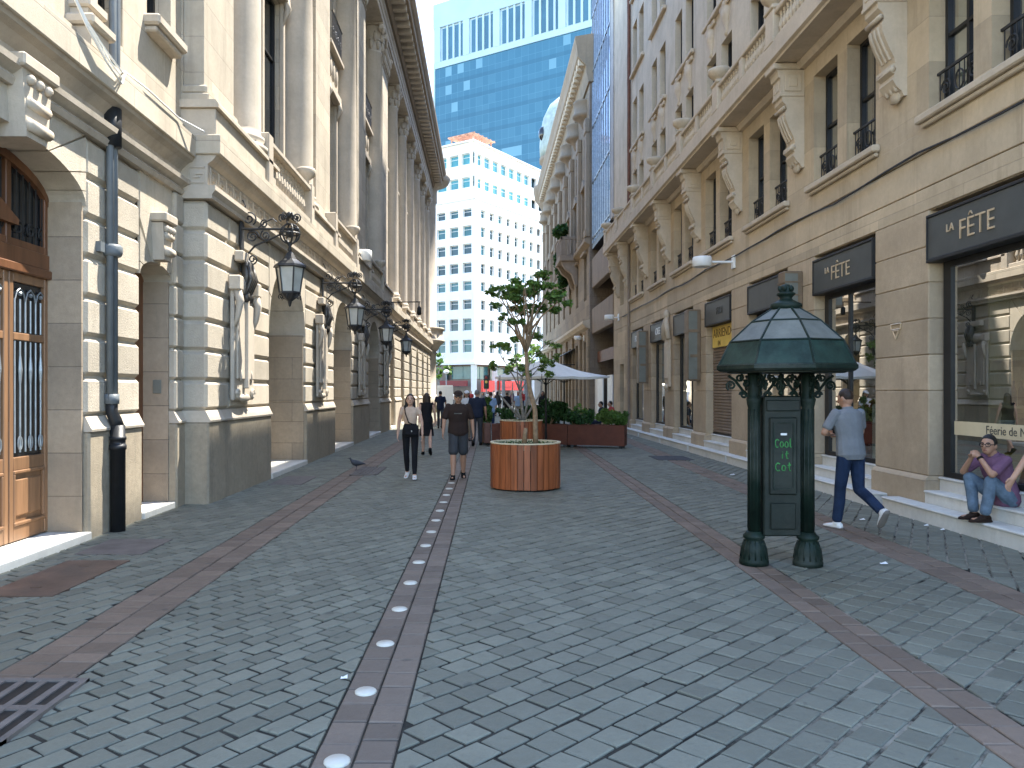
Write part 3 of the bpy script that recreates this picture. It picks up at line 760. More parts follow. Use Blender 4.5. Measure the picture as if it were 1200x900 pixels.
pts = [(7.4 + 1.5 * cos(pi * i / 16), 3.86 + .47 * sin(pi * i / 16)) for i in range(17)]
for p, q in zip(pts, pts[1:]): b.prism([p, q, (q[0], q[1] - .1), (p[0], p[1] - .1)], 'x', XD - .065, XD + .01)
o = b.build('fanlight', M['door_dk'], pal)
b = MB(); b.box(XD - .05, XD - .055, 5.9, 8.9, 3.28, 4.36); b.build('pane', M['glass_dk'], o)
b = MB()
for k in range(4):
    for i in range(5):
        y = 5.98 + .75 * k + .12 * i + .1; b.tube([(XD - .03, y, 3.36), (XD - .03, y, 4.2)], .008, 5)
    for i in range(3): b.tube(spiral((XD - .03, 6.12 + .75 * k + .22 * i, 3.5), .09, .02, 1.6, (0, 1, 0), (0, 0, 1), n=14), .009, 5)
b.build('grille', M['iron'], o)
b = MB(); b.box(-5.03, -5.1, 10.3, 11.34, .09, 3.6); b.box(-4.98, -5.03, 10.62, 10.72, .09, 3.5); b.build('side_door', M['door_dk'], pal)
b = MB(); b.box(-4.88, -4.76, 11.285, 11.305, 1.68, 1.88, .006); b.box(-4.85, -4.79, 11.278, 11.286, 1.74, 1.82); tag(b.build('intercom', M['greybox']), 'small grey intercom box on the door reveal of the pale palace', 'intercom')
# ------------------------------------------------------------ shop building on the right
RX = 6.05
shop = thing('shop_building', 'tan stone building with shops below and a long balustraded balcony on the right', 'building', (9, 18, 0), world=True)
OP = [(4.75, 6.95), (8.2, 10.47), (11.9, 14.1), (15.35, 17.6), (18.84, 21.0), (22.3, 24.5), (25.8, 27.9), (29.3, 31.5)]
YE = 36.0
ends = [3.0] + [v for o_ in OP for v in o_] + [33.0]
pill = [(ends[i], ends[i + 1]) for i in range(0, len(ends), 2)]
for i, (a, c) in enumerate(pill):
    b = MB(); b.box(RX, RX + .5, a, c, .56, 1.72, .012); stack(b, a, c, RX, RX + .5, 1.72, 4.19, 5, .012, .004, .02)
    b.build('pillar', M['tan_block'], shop)
    b = MB(); b.box(RX - .06, RX + .5, a - .01, c + .01, -.03, .50, .01); b.prism([(RX - .06, .5), (RX - .002, .558), (RX + .4, .558), (RX + .4, .5)], 'y', a - .008, c + .008); b.build('pillar_base', M['tan_block'], shop)
b = MB(); wall_x(b, RX, RX + .4, 33.0, YE, -.03, 4.19, [(33.4, 34.4, .2, 2.9)]); b.build('end_wall', M['tan'], shop)
win_x(shop, RX + .3, 33.4, 34.4, .2, 2.9, name='door', mull=1, rail=(.75,), out=-1)
b = MB(); b.box(RX, RX + .5, 3, YE, 4.19, 4.5, .008); b.box(RX, RX + .5, 3, YE, 4.515, 4.98, .008); b.box(RX - .012, RX + .5, 3, YE, 4.995, 5.30, .008)
b.box(RX + .03, RX + .5, 3, YE, 4.18, 5.3); b.build('fascia_band', M['tan'], shop)
win2 = []; wup = []
FL = [(8.35, 10.6), (11.65, 13.5), (14.65, 16.6), (17.75, 19.7), (20.8, 22.7), (23.8, 25.6)]
for (a, c) in OP:
    m = (a + c) / 2
    for (p, q) in ((m - 1.12, m - .17), (m + .17, m + 1.12)):
        win2.append((p, q, 5.5, 7.5))
        for (d, e) in FL: wup.append((p + .05, q - .05, d, e))
slits = [(32.45, 32.8, d, d + 1.3) for d in (9.1, 11.9, 14.8, 17.8)]
b = MB(); wall_x(b, RX, RX + .42, 3, YE, 5.3, 7.92, win2 + [(33.4, 34.3, 5.5, 7.2)]); b.build('second_floor_wall', M['tan'], shop)
b = MB(); wall_x(b, RX + .02, RX + .4, 3, YE, 7.92, 28.1, wup + slits); b.build('upper_wall', M['tan_up'], shop)
b = MB(); b.box(RX + .45, 18, 3, YE - .02, 4.3, 28.0); b.box(RX + 3.4, 18, 3, YE - .02, -.03, 4.3); b.build('backing_block', M['interior_dk'], shop)  # dark backing boxes added so the sun doesn't leak through the shell
b = MB(); b.box(RX - .3, RX + .6, 3, YE, 28.1, 28.6, .05); b.build('roof_cornice', M['tan_trim'], shop)
b = MB(); b.box(RX, 18, YE - .02, YE, -.03, 28.1); b.build('far_side_wall', M['concrete'], shop)
for q, (a, c, d, e) in enumerate(win2):
    win_x(shop, RX + .22, a, c, d, e, mull=1, rail=(.52,), t=.06, out=-1, gm=M['shopglass'])
    b = MB(); f = (.42, .25, .5, .3, .36)[q % 5]; ya = a + .06 if q % 3 else c - .06 - (c - a) * f
    n = 14; P = [(RX + .36 + .022 * sin(k * 1.9), ya + (c - a) * f * k / n) for k in range(n + 1)]
    b.prism(P + [(x + .012, y) for x, y in reversed(P)], 'z', d + .03, e - .03); b.build('curtain', M['curtain'], shop)
for (a, c, d, e) in wup:
    if e < 20: win_x(shop, RX + .2, a, c, d, e, mull=1, rail=(.62,), t=.06, out=-1)
for (a, c, d, e) in wup:
    if e > 20:
        pass
b = MB()
for (a, c, d, e) in wup:
    if e > 20: b.box(RX + .3, RX + .33, a, c, d, e)
b.build('high_window', M['glass_dk'], shop, kind='stuff')
for (a, c, d, e) in slits: win_x(shop, RX + .3, a, c, d, e, mull=0, rail=(), t=.05, out=-1)
for (a, c) in OP:
    m = (a + c) / 2
    b = MB(); b.box(RX - .13, RX, m - 1.27, m + 1.27, 5.38, 5.49, .02); b.box(RX - .07, RX, m - 1.22, m + 1.22, 5.32, 5.38, .015); b.build('window_sill', M['tan_trim'], shop)
    for (p, q) in ((m - 1.12, m - .17), (m + .17, m + 1.12)):
        r = MB(); x = RX + .12
        r.box(x - .015, x + .015, p, q, 6.0, 6.035); r.box(x - .012, x + .012, p, q, 5.55, 5.575)
        for i in range(9): r.tube([(x, p + (q - p) * (i + .5) / 9, 5.5), (x, p + (q - p) * (i + .5) / 9, 6.0)], .008, 5)
        for s in (.2, .8): r.tube(spiral((x, p + (q - p) * s, 5.78), .12, .02, 1.8, (0, 1, 0), (0, 0, 1), n=18), .012, 5); 
        r.tube(spiral((x, (p + q) / 2, 5.78), .09, .09, 1, (0, 1, 0), (0, 0, 1.4), n=14), .012, 5)
        r.build('railing', M['iron'], shop)
    for (d, e) in FL[1:4]:
        b = MB(); b.box(RX - .1, RX + .02, m - 1.2, m + 1.2, d - .14, d - .01, .02); b.build('window_sill', M['tan_trim'], shop)
    for s in (-1, 1):
        b = MB(); b.smooth = True; yy = m + s * .645
        b.lathe([(.02, 10.62), (.10, 10.68), (.06, 10.76), (.2, 11.05), (.24, 11.25), (.14, 11.36), (.2, 11.42), (.18, 11.48), (.02, 11.5)], RX + .02, yy, 12, flat=.6)
        b.smooth = False; b.box(RX - .05, RX + .02, yy - .42, yy + .42, 11.36, 11.5, .02)
        b.build('relief_ornament', M['tan_trim'], shop)
# balcony
XB = 5.43
b = MB(); moulding(b, [(RX, 7.92), (XB + .06, 7.92), (XB + .06, 7.97), (XB, 8.0), (XB, 8.30), (XB + .02, 8.32), (RX, 8.32)], 3, 35.3)
o = b.build('balcony_slab', M['tan_trim'], shop)
b = MB(); b.prism([(RX, 7.8), (RX - .1, 7.8), (RX - .16, 7.88), (RX - .16, 7.918), (RX, 7.918)], 'y', 3, 35); b.build('balcony_moulding', M['tan_trim'], shop)
pc = [(a + c) / 2 for (a, c) in pill[1:]] + [35.0]
pc[-2] = 32.1
for i, y in enumerate(pc):
    b = MB(); b.box(XB + .02, XB + .26, y - .2, y + .2, 8.32, 8.96, .012); b.box(XB - .01, XB + .29, y - .23, y + .23, 8.96, 9.04, .02); b.box(XB, XB + .28, y - .22, y + .22, 8.32, 8.42, .01)
    b.build('balcony_pedestal', M['tan_trim'], shop)
    b = MB(); b.smooth = True; b.lathe([(.1, 9.04), (.08, 9.08), (.15, 9.12), (.25, 9.2), (.28, 9.28), (.26, 9.33), (.14, 9.36), (.02, 9.37)], XB + .14, y, 16); b.build('stone_bowl', M['tan_trim'], shop)
yy = [3.0] + pc
for a, c in zip(yy, yy[1:]):
    if a == 3.0: a += 0
    b = MB(); x = XB + .14; a += .2; c -= .2; m = (a + c) / 2
    b.box(x - .1, x + .1, a, c, 8.84, 8.94, .02); b.box(x - .09, x + .09, a, c, 8.33, 8.41, .01); b.box(x - .09, x + .09, m - .1, m + .1, 8.41, 8.84, .01)
    if c < 29:
        baluster_row(b, x, a + .05, m - .12, 8.41, 8.84, .15, .062, 7); baluster_row(b, x, m + .12, c - .05, 8.41, 8.84, .15, .062, 7)
    else: b.box(x - .05, x + .05, a, c, 8.41, 8.84)
    b.build('balustrade', M['tan_trim'], shop)
prof = [(RX, 7.915), (5.47, 7.915), (5.47, 7.86), (5.55, 7.76), (5.56, 7.66), (5.60, 7.64), (5.60, 7.30), (5.63, 7.28), (5.63, 7.2), (5.70, 7.14), (5.72, 7.05), (5.68, 6.98), (5.70, 6.86), (5.78, 6.66), (5.86, 6.5), (5.88, 6.42), (5.80, 6.38), (5.80, 6.3), (5.87, 6.26), (5.84, 6.18), (5.90, 6.08), (5.97, 6.02), (6.0, 5.95), (RX, 5.95)]
for i, y in enumerate(pc):
    y = min(y, 34.6)
    b = MB(); b.prism(prof, 'y', y - .19, y + .19)
    b.box(5.45, RX, y - .24, y + .24, 7.80, 7.91, .015); b.box(5.585, RX, y - .21, y + .21, 7.29, 7.36, .01)
    for s in (-1, 1):
        for (q0, q1) in ((.16, .13), (.08, .04)): b.box(5.83 - q0, 5.83 + q0, y + s * .19, y + s * (.19 + (.025 if q0 > .1 else .04)), 7.55 - q0, 7.55 + q0, .01)
    for k in range(3): b.box(5.585, 5.60, y - .12 + .09 * k, y - .06 + .09 * k, 7.42, 7.6, .006)
    for k in (-.1, 0, .1): b.tube([(5.675, y + k, 6.96), (5.69, y + k, 6.86), (5.77, y + k, 6.66), (5.85, y + k, 6.5)], .022, 6)
    b.smooth = True; b.tube([(5.84, y - .2, 6.33), (5.84, y + .2, 6.33)], .045, 10); b.tube([(5.665, y - .2, 7.08), (5.665, y + .2, 7.08)], .035, 10); b.ball((5.99, y, 6.02), .06, .13, .13)
    for q in (-.12, 0, .12): b.ball((5.93, y + q, 6.14), .05, .045, .12)
    b.build('bracket', M['tan_trim'], shop)
# cable along the facade, gutter pipes
b = MB(); pts = [(RX - .04, y, 5.0 + .03 * sin(y * 1.3) - .012 * (y % 3.4)) for y in [3 + .85 * i for i in range(37)]]
b.tube(pts, .016, 5); tag(b.build('cable', M['pipe_black']), 'thin dark cable running along the tan facade above the shop signs', 'cable')
b = MB(); b.tube([(RX - .07, 31.9, .1), (RX - .07, 31.9, 7.9)], .05, 8); tag(b.build('downpipe', M['concrete']), 'thin brown downpipe below the far end of the balcony', 'downpipe')
b = MB(); b.tube([(RX - .06, 31.9, 8.4), (RX - .06, 31.9, 27.9)], .07, 8); tag(b.build('downpipe', M['pipe_rust']), 'rust red downpipe rising above the far end of the balcony', 'downpipe')

# shop fronts
def glazing(i, split=(.5,), glass='shopglass'):
    a, c = OP[i]; x = RX + .17
    f = MB(); f.box(x, x + .07, a + .10, a + .17, .56, 4.1); f.box(x, x + .07, c - .22, c - .06, .56, 4.1); f.box(x, x + .07, a + .17, c - .22, .56, .63); f.box(x, x + .07, a + .17, c - .22, 3.38, 3.5)
    for s in split: y = a + (c - a) * s; f.box(x, x + .06, y - .03, y + .03, .63, 3.38)
    o = f.build('shopfront_frame', M['black'], shop)
    g = MB(); g.add([(x + .03, a + .12, .6), (x + .03, c - .1, .6), (x + .03, c - .1, 3.45), (x + .03, a + .12, 3.45)], [(0, 1, 2, 3)]); g.build('shop_window', M[glass], o, fix=False)
    r = MB(); r.box(RX + .51, RX + 3.3, a - .55, a - .5, .5, 4.15); r.box(RX + .51, RX + 3.3, c + .5, c + .55, .5, 4.15); r.box(RX + 3.25, RX + 3.3, a - .5, c + .5, .5, 4.15); r.box(RX + .3, RX + 3.3, a - .5, c + .5, .46, .55); r.box(RX + .5, RX + 3.3, a - .5, c + .5, 4.1, 4.15)
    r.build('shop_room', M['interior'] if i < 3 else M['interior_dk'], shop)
glazing(0, ()); glazing(1, ()); glazing(2, (.55,))
for i in (3, 5, 6, 7): glazing(i, (.35,))
a, c = OP[4]; s = MB(); n = 30
for k in range(n): z = .6 + (3.0 - .6) * k / n; s.prism([(RX + .22, z), (RX + .195, z + .02), (RX + .195, z + .06), (RX + .22, z + .08), (RX + .25, z + .08), (RX + .25, z)], 'y', a, c)
s.box(RX + .2, RX + .3, a, c, 3.0, 4.1); s.build('rolling_shutter', M['shutter'], shop)
s = MB(); s.box(RX + .19, RX + .26, a, c, .54, .6); s.build('shutter_rail', M['black'], shop)
# steps up to each shop
STL = ['nearest pale marble steps at the right edge of the photo', 'worn marble steps under the seated man, below the large shop window', 'marble steps beside the man in the grey polo', 'marble steps directly behind the green kiosk', 'marble steps below the rolling shutter with the yellow banner', 'marble steps of the dark doorway next to the rolling shutter', 'marble steps of the second dark doorway from the far end', 'farthest marble steps, beyond the end of the steel planter row']
for i, (a, c) in enumerate(OP):
    t = thing('door_steps', STL[i], 'steps', (RX, (a + c) / 2, 0), group='marble steps in front of the shops', world=True)
    e = .62
    for k, (xf, z0, z1, ya, yb) in enumerate(((5.72, -.03, .20, a - .5, c + e), (5.97, .2, .37, a + .012, c - .012), (6.17, .37, .553, a + .012, c - .012))):
        b = MB(); b.box(xf + .02, RX + .3 if k else 5.985, ya + .01, yb - .01, z0, z1 - .035); b.build('riser', M['marble'], t)
        b = MB(); b.box(xf, RX + .3 if k else 5.985, ya, yb, z1 - .035, z1, .012); b.build('tread', M['marble'], t)
        if k == 0:
            b = MB(); b.box(5.985, RX + .3, a + .012, c - .012, z0, z1 - .002); b.build('riser', M['marble'], t)
# signs
def sign(i, label, texts, col='sign'):
    a, c = OP[i]; m = (a + c) / 2; x = RX - .03
    t = thing('shop_sign', label, 'sign', (RX, m, 3.76), group='shop signs over the doors', world=True)
    b = MB(); b.box(x, RX + .165, a + .02, c - .02, 3.5, 4.06, .008); b.build('board', M[col], t)
    f = MB()
    for (p, q, d, e) in ((a + .01, c - .01, 4.06, 4.10), (a + .01, c - .01, 3.455, 3.5), (a + .01, a + .04, 3.5, 4.06), (c - .04, c - .01, 3.5, 4.06)): f.box(x - .015, RX + .16, p, q, d, e, .006)
    f.build('frame', M['signframe'], t)
    for (s, y, z, size, mat, w) in texts: lettering(s, size, M[mat], t, face_street_right(x - .004, y, z), ext=.008, font_scale=(w, 1), off=(-.0045 if s == 'FÊTE' else 0))
sign(1, 'dark sign reading LA FÊTE over the large shop window', [('LA', 9.93, 3.83, .145, 'gold', 1), ('FÊTE', 9.40, 3.75, .36, 'gold', .95)])
sign(2, 'dark sign reading LA FÊTE over the shop behind the man in grey', [('LA', 13.5, 3.83, .145, 'gold', 1), ('FÊTE', 13.0, 3.75, .36, 'gold', .95)])
sign(3, 'grey blank sign board just above the kiosk roof', [])
sign(0, 'dark sign board nearest to the camera, mostly outside the frame', [])
sign(4, 'grey sign board above the yellow banner and rolling shutter', [('FLDI', 19.7, 3.78, .26, 'ghost', 1)])
sign(5, 'plain grey sign board without letters next to the carved ornament', [])
sign(6, 'small grey sign with pale letters just beyond the carved ornament', [('CREE', 26.7, 3.78, .34, 'whitepaint', .9)])
sign(7, 'farthest small grey sign with pale letters before the end of the balcony', [('FOLAX', 30.3, 3.78, .32, 'whitepaint', .9)])
t = thing('banner', 'yellow banner reading ARRIENDO on the rolling shutter', 'banner', (RX + .15, 19.9, 3.1), world=True)
b = MB(); b.box(RX + .15, RX + .165, 18.95, 20.9, 2.88, 3.44); b.build('sheet', M['yellow'], t)
lettering('ARRIENDO', .36, M['brown_text'], t, face_street_right(RX + .146, 19.92, 3.24), font_scale=(1.0, .9), ext=.003)
lettering('EN', .18, M['brown_text'], t, face_street_right(RX + .146, 20.3, 2.98), ext=.003)
# wall boxes between shops
def wallbox(y, z0, z1, label, w=.3):
    t = thing('light_box', label, 'light box', (RX, y, z0), group='tall wall boxes between the shops', world=True)
    b = MB(); b.box(RX - .36, RX, y - w * .5, y + w * .5, z0, z1, .015); b.box(RX - .30, RX - .05, y - w * .56, y + w * .56, z0 + (z1 - z0) * .33, z0 + (z1 - z0) * .37); b.box(RX - .37, RX - .05, y - w * .56, y + w * .56, z0 + (z1 - z0) * .68, z0 + (z1 - z0) * .72); b.build('casing', M['duct'], t)
    b = MB(); b.box(RX - .34, RX - .10, y - w * .5 - .012, y - w * .5 - .001, z0 + .05, z1 - .05); b.build('face', M['greybox'], t)
wallbox(14.75, 3.3, 4.0, 'short brown wall box beside the nearer grey sign, partly behind the kiosk finial')
wallbox(21.7, 2.0, 4.0, 'tall brown wall box left of the rolling shutter', .4)
wallbox(28.6, 2.0, 3.95, 'tall brown wall box beside the farthest shop sign', .4)
b = MB(); y = 25.15; b.box(RX - .1, RX, y - .28, y + .28, 1.85, 3.5, .02); b.box(RX - .14, RX, y - .2, y + .2, 2.1, 3.3, .03); b.smooth = True
for s in (-1, 1): b.tube([(RX - .1, y + s * .3, 3.4), (RX - .14, y + s * .18, 3.85), (RX - .1, y, 4.2)], [.09, .08, .05], 8)
b.ball((RX - .1, y, 4.2), .1, .12, .18); b.ball((RX - .1, y, 1.85), .08, .16, .1); b.build('carved_ornament', M['tan_trim'], shop)
def drum(name, label, c, wallx, r=.24, h=.26):
    t = thing(name, label, 'wall light', c, group='white drum floodlights')
    b = MB(); b.smooth = True; b.lathe([(.02, h * .5), (r * .93, h * .5), (r, h * .4), (r, -h * .45), (r * .9, -h * .5), (.02, -h * .5)], 0, 0, 20); b.build('drum', M['whitepaint'], t)
    d = wallx - c[0]; sg = 1 if d > 0 else -1
    b = MB(); b.tube([(sg * r * .9, 0, 0), (d, 0, 0)], .03, 6); b.box(d - .05 * sg, d, -.1, .1, -.16, .16, .01); b.build('arm', M['whitepaint'], t)
drum('wall_light', 'white drum floodlight on the tan facade below the balcony brackets', tuple(up(823, 307, 18.6) - Vector((0, 0, 0))), RX, .23, .24)
drum('wall_light', 'white drum floodlight at the far end of the tan building', tuple(up(714, 372, 34.6)), RX, .22, .22)
drum('wall_light', 'white drum floodlight above the lanterns on the palace balustrade', tuple(up(426, 300, 25.6)), -4.4, .28, .36)
drum('wall_light', 'white drum floodlight on the ornate building left of its corner', tuple(up(677, 396, 45.5)), 5.9, .22, .22)
# emblem on the pillar
b = MB(); x = RX - .012
for p, q in (((11.42, 2.70), (11.14, 2.70)), ((11.42, 2.70), (11.40, 2.62)), ((11.14, 2.70), (11.16, 2.62)), ((11.40, 2.62), (11.16, 2.62)), ((11.36, 2.6), (11.28, 2.48)), ((11.20, 2.6), (11.28, 2.48)), ((11.36, 2.6), (11.2, 2.6))): b.tube([(x, p[0], p[1]), (x, q[0], q[1])], .011, 5)
tag(b.build('emblem', M['gold']), 'small pale outline emblem on the pillar between the two party shops', 'emblem')
# goods in the shop windows
t = thing('display_shelf', 'cream shelf unit inside the large shop window', 'shelf', (6.75, 9.6, .55), world=True)
b = MB(); b.box(6.55, 6.95, 9.25, 9.29, .55, 3.1); b.box(6.55, 6.95, 9.95, 9.99, .55, 3.1); b.box(6.95, 6.98, 9.25, 9.99, .55, 3.1); b.build('upright', M['shelf'], t)
for z in (.6, 1.05, 1.5, 2.1, 3.06):
    b = MB(); b.box(6.55, 6.95, 9.29, 9.95, z, z + .035); b.build('shelf_board', M['shelf'], t)
for k in range(3):
    b = MB(); b.smooth = True; b.lathe([(.035, 1.535), (.035, 1.72), (.014, 1.78), (.012, 1.85), (.0, 1.85)], 6.68, 9.42 + .14 * k, 10)
    tag(b.build('bottle', M['glass_dk']), ['dark bottle on the cream shelf, nearest of three', 'dark bottle on the cream shelf, middle of three', 'dark bottle on the cream shelf, farthest of three'][k], 'bottle', 'bottles on the shop shelf')
for k, (y, z, w, h) in enumerate(((9.45, 1.085, .2, .3), (9.75, 1.085, .24, .26), (9.6, .635, .4, .3))):
    b = MB(); b.box(6.6, 6.85, y - w / 2, y + w / 2, z, z + h, .01); b.box(6.595, 6.6, y - w * .3, y + w * .3, z + h * .2, z + h * .7)
    tag(b.build('gift_box', M[('duct', 'whitepaint', 'yellow')[k]]), ['brown gift box on the middle shelf of the shop window', 'white gift box on the middle shelf of the shop window', 'yellow gift box on the bottom shelf of the shop window'][k], 'box')
b = MB(); b.smooth = True; b.loft([((6.7, 8.75, 1.55), (.16, 0, 0), (0, .2, 0)), ((6.7, 8.75, 1.9), (.14, 0, 0), (0, .18, 0)), ((6.7, 8.75, 2.25), (.13, 0, 0), (0, .22, 0)), ((6.7, 8.75, 2.38), (.06, 0, 0), (0, .08, 0))]); b.loft([((6.7, 8.75, .56), (.12, 0, 0), (0, .12, 0)), ((6.7, 8.75, .6), (.02, 0, 0), (0, .02, 0)), ((6.7, 8.75, 1.56), (.02, 0, 0), (0, .02, 0))])
tag(b.build('dress_form', M['black']), 'black caped dress form standing in the large shop window', 'dress form')
t = thing('window_decal', 'pale strip with lettering low across the large shop window', 'decal', (RX + .19, 9.3, 1.2), world=True)
b = MB(); b.box(RX + .188, RX + .192, 8.3, 10.2, 1.14, 1.32); b.build('strip', M['shelf'], t); lettering('Féerie de Noël', .15, M['ghost'], t, face_street_right(RX + .184, 9.1, 1.23), ext=.001)
for k in range(4):
    y = 12.35 + .4 * k
    b = MB(); b.box(6.5, 6.8, y - .15, y + .15, .55, 1.2 + .3 * (k % 2), .02); b.smooth = True; b.ball((6.65, y, 1.45 + .3 * (k % 2)), .14)
    tag(b.build('display_stand', M[('duct', 'whitepaint', 'dkred', 'shelf')[k]]), ['brown display stand behind the second shop window', 'white display stand behind the second shop window', 'dark red display stand behind the second shop window', 'cream display stand behind the second shop window'][k], 'display stand', 'stands inside the second shop')

# ------------------------------------------------------------ modern building in the gap
mod = thing('glass_building', 'modern building with a blue glass front over concrete canopies, squeezed between two stone ones', 'building', (8, 39.5, 0), world=True)
b = MB(); b.box(6.02, 6.5, 36.02, 36.8, 9.9, 60, .02); b.build('stone_strip', M['greystone'], mod)
def curtain():
    t = NT('mirror curtain wall glass')
    gl = t.b; gl.inputs['Base Color'].default_value = (.25, .36, .55, 1); gl.inputs['Metallic'].default_value = .9; gl.inputs['Roughness'].default_value = .04
    n = t.bump(t.noise(1.6, 2), .05, .05); t.link(n, gl.inputs['Normal']); return t.m
M['mirror'] = curtain()
b = MB(); b.box(6.05, 16, 36.85, 43, 9.92, 40); b.build('glass_front', M['mirror'], mod)
b = MB(); b.box(6.0, 16, 36.8, 43, 9.6, 9.9); b.build('soffit', M['black'], mod)
b = MB()
for i in range(9): y = 36.9 + .76 * i; b.box(6.0, 6.05, y - .03, y + .03, 9.95, 40)
for i in range(10): z = 10.2 + 3.1 * i; b.box(6.01, 6.05, 36.85, 43, z, z + .08)
b.build('mullion', M['silver'], mod)
b = MB(); b.box(6.0, 6.35, 36.02, 42.95, 7.45, 9.1, .03); b.build('canopy_beam', M['concrete'], mod)
b = MB(); b.box(6.0, 6.35, 36.02, 42.95, 4.9, 6.3, .03); b.build('canopy_beam', M['concrete'], mod)
b = MB(); b.box(7.2, 16, 36.02, 42.95, -.03, 9.6); b.build('recessed_wall', M['rubble'], mod)
b = MB(); b.box(7.1, 7.2, 37.2, 39.2, 0, 2.6); b.box(7.1, 7.2, 40, 41.6, 0, 2.6); b.build('dark_doorway', M['interior_dk'], mod)
b = MB(); b.box(6.3, 6.34, 36.1, 42.9, 3.3, 3.9); b.build('brick_panel', M['pipe_rust'], mod)
for (p, q, w) in ((37.0, 38.5, 'nearer, narrower'), (40.0, 42.9, 'farther, wider')):
    b = MB(); b.box(6.15, 6.2, p, q, -.03, 2.5); b.box(6.14, 6.15, p, q, 2.4, 2.5); tag(b.build('hoarding', M['whitepaint']), w + ' white hoarding panel at the base of the modern building', 'hoarding', 'white hoarding panels')

# ------------------------------------------------------------ ornate building beyond
orn = thing('ornate_building', 'weathered ornate building with a heavy cornice and a corner dome on the far right', 'building', (8, 58, 0), world=True)
OX = 5.9; oy0, oy1 = 43.05, 75.0
b = MB(); b.box(OX, 18, oy0, oy0 + .4, -.03, 20.5); b.build('party_wall', M['rubble'], orn)
nb = 8; bwid = (oy1 - oy0) / nb; holes = []
ofl = [(7.0, 9.6), (10.8, 13.4), (14.3, 16.6)]
for i in range(nb):
    m = oy0 + bwid * (i + .5); holes.append((m - .65, m + .65, .6, 4.6))
    for (d, e) in ofl: holes.append((m - .6, m + .6, d, e))
b = MB(); wall_x(b, OX, OX + .5, oy0 + .4, oy1, -.03, 20.2, holes); b.build('front_wall', M['ornate'], orn)
for h in holes: win_x(orn, OX + .3, *h, mull=1, rail=(.65,), out=-1)
b = MB(); moulding(b, [(OX, 5.2), (OX - .25, 5.3), (OX - .4, 5.5), (OX - .4, 5.65), (OX, 5.75)], oy0, oy1); b.build('string_course', M['tan_trim'], orn)
b = MB(); moulding(b, [(OX, 9.9), (OX - .3, 10.1), (OX - .3, 10.3), (OX, 10.35)], oy0, oy1); b.build('string_course', M['ornate_trim'], orn)
for i in range(nb + 1):
    y = oy0 + bwid * i + .0; y = min(max(y, oy0 + .35), oy1 - .35)
    b = MB(); b.box(OX - .22, OX, y - .35, y + .35, 10.36, 17.0, .02); b.box(OX - .28, OX, y - .42, y + .42, 16.2, 17.0, .04); b.box(OX - .28, OX, y - .42, y + .42, 10.36, 10.8, .03); b.build('pilaster', M['ornate_trim'], orn)
    b = MB(); b.box(OX - .14, OX, y - .35, y + .35, -.03, 5.2, .03); b.build('ground_pier', M['ornate'], orn)
for i in range(nb):
    m = oy0 + bwid * (i + .5)
    b = MB(); b.smooth = True; b.lathe([(.1, 17.0), (.25, 17.2), (.3, 17.35), (.5, 17.55), (.62, 17.62), (.75, 17.7), (.75, 17.85), (.66, 17.9), (.64, 18.4), (.7, 18.5), (.7, 18.6), (.6, 18.62)], OX, m, 18); b.build('bow_balcony', M['ornate_trim'], orn)
    b = MB(); b.box(OX - .2, OX, m - .95, m + .95, 9.62, 9.8, .02); b.prism([(m - .9, 13.5), (m + .9, 13.5), (m, 14.1)], 'x', OX - .2, OX); b.box(OX - .12, OX, m - .85, m - .65, 10.8, 13.5); b.box(OX - .12, OX, m + .65, m + .85, 10.8, 13.5); b.build('window_surround', M['ornate_trim'], orn)
b = MB(); moulding(b, [(OX + .3, 19.0), (OX - .1, 19.0), (OX - .2, 19.4), (OX - .25, 19.9), (OX - .72, 20.4), (OX - .75, 20.9), (OX - .85, 21.3), (OX - .85, 21.5), (OX + .3, 21.7)], oy0 - .2, oy1); o = b.build('cornice', M['ornate_trim'], orn)
y = oy0
while y < oy1: b = MB(); b.box(OX - .65, OX - .2, y, y + .32, 19.95, 20.38, .03); b.build('modillion', M['tan_trim'], o); y += .78
b = MB(); b.box(OX + .2, OX + .6, oy0, oy1, 21.6, 22.3, .05); b.build('parapet', M['ornate_trim'], orn)
b = MB(); b.box(OX + .55, 20, oy0 + .4, oy1 + 2, 0, 21.4); b.build('backing_block', M['interior_dk'], orn)
b = MB(); b.smooth = True; b.lathe([(2.0, 0), (2.0, 5), (2.2, 5.4), (2.0, 5.6), (2.0, 19), (2.2, 19.6), (2.75, 20.4), (2.9, 21.2), (2.9, 21.5), (2.0, 21.7), (2.0, 23.8), (2.3, 24.0), (2.3, 24.4)], OX + 1.75, oy1, 30); b.build('corner_turret', M['ornate_trim'], orn)
b = MB(); b.smooth = True; b.lathe([(2.25, 24.4), (2.3, 25.5), (2.2, 27), (1.9, 28.4), (1.3, 29.6), (.6, 30.2), (.25, 30.5), (.2, 30.8), (0.02, 30.9)], OX + 1.75, oy1, 28); o = b.build('dome', M['dome'], orn)
b = MB(); b.smooth = True
for a in (pi * 1.1, pi * 1.4): b.ball((OX + 1.75 + cos(a) * 2.15, oy1 + sin(a) * 2.15, 26.6), .4, .4, .7)
b.build('dome_window', M['glass_dk'], o)
b = MB(); y0, y1 = 48.6, 51.6; b.box(4.75, OX, y0, y1, 9.95, 10.35, .04); b.box(4.8, 4.95, y0, y1, 11.3, 11.5, .02); b.box(4.8, OX, y0, y0 + .14, 11.3, 11.5, .02)
for k in range(9): b.box(4.82, 4.93, y0 + k * .36, y0 + k * .36 + .16, 10.35, 11.3)
for k in range(3): b.box(4.95 + .32 * k, 5.1 + .32 * k, y0 + .01, y0 + .12, 10.35, 11.3)
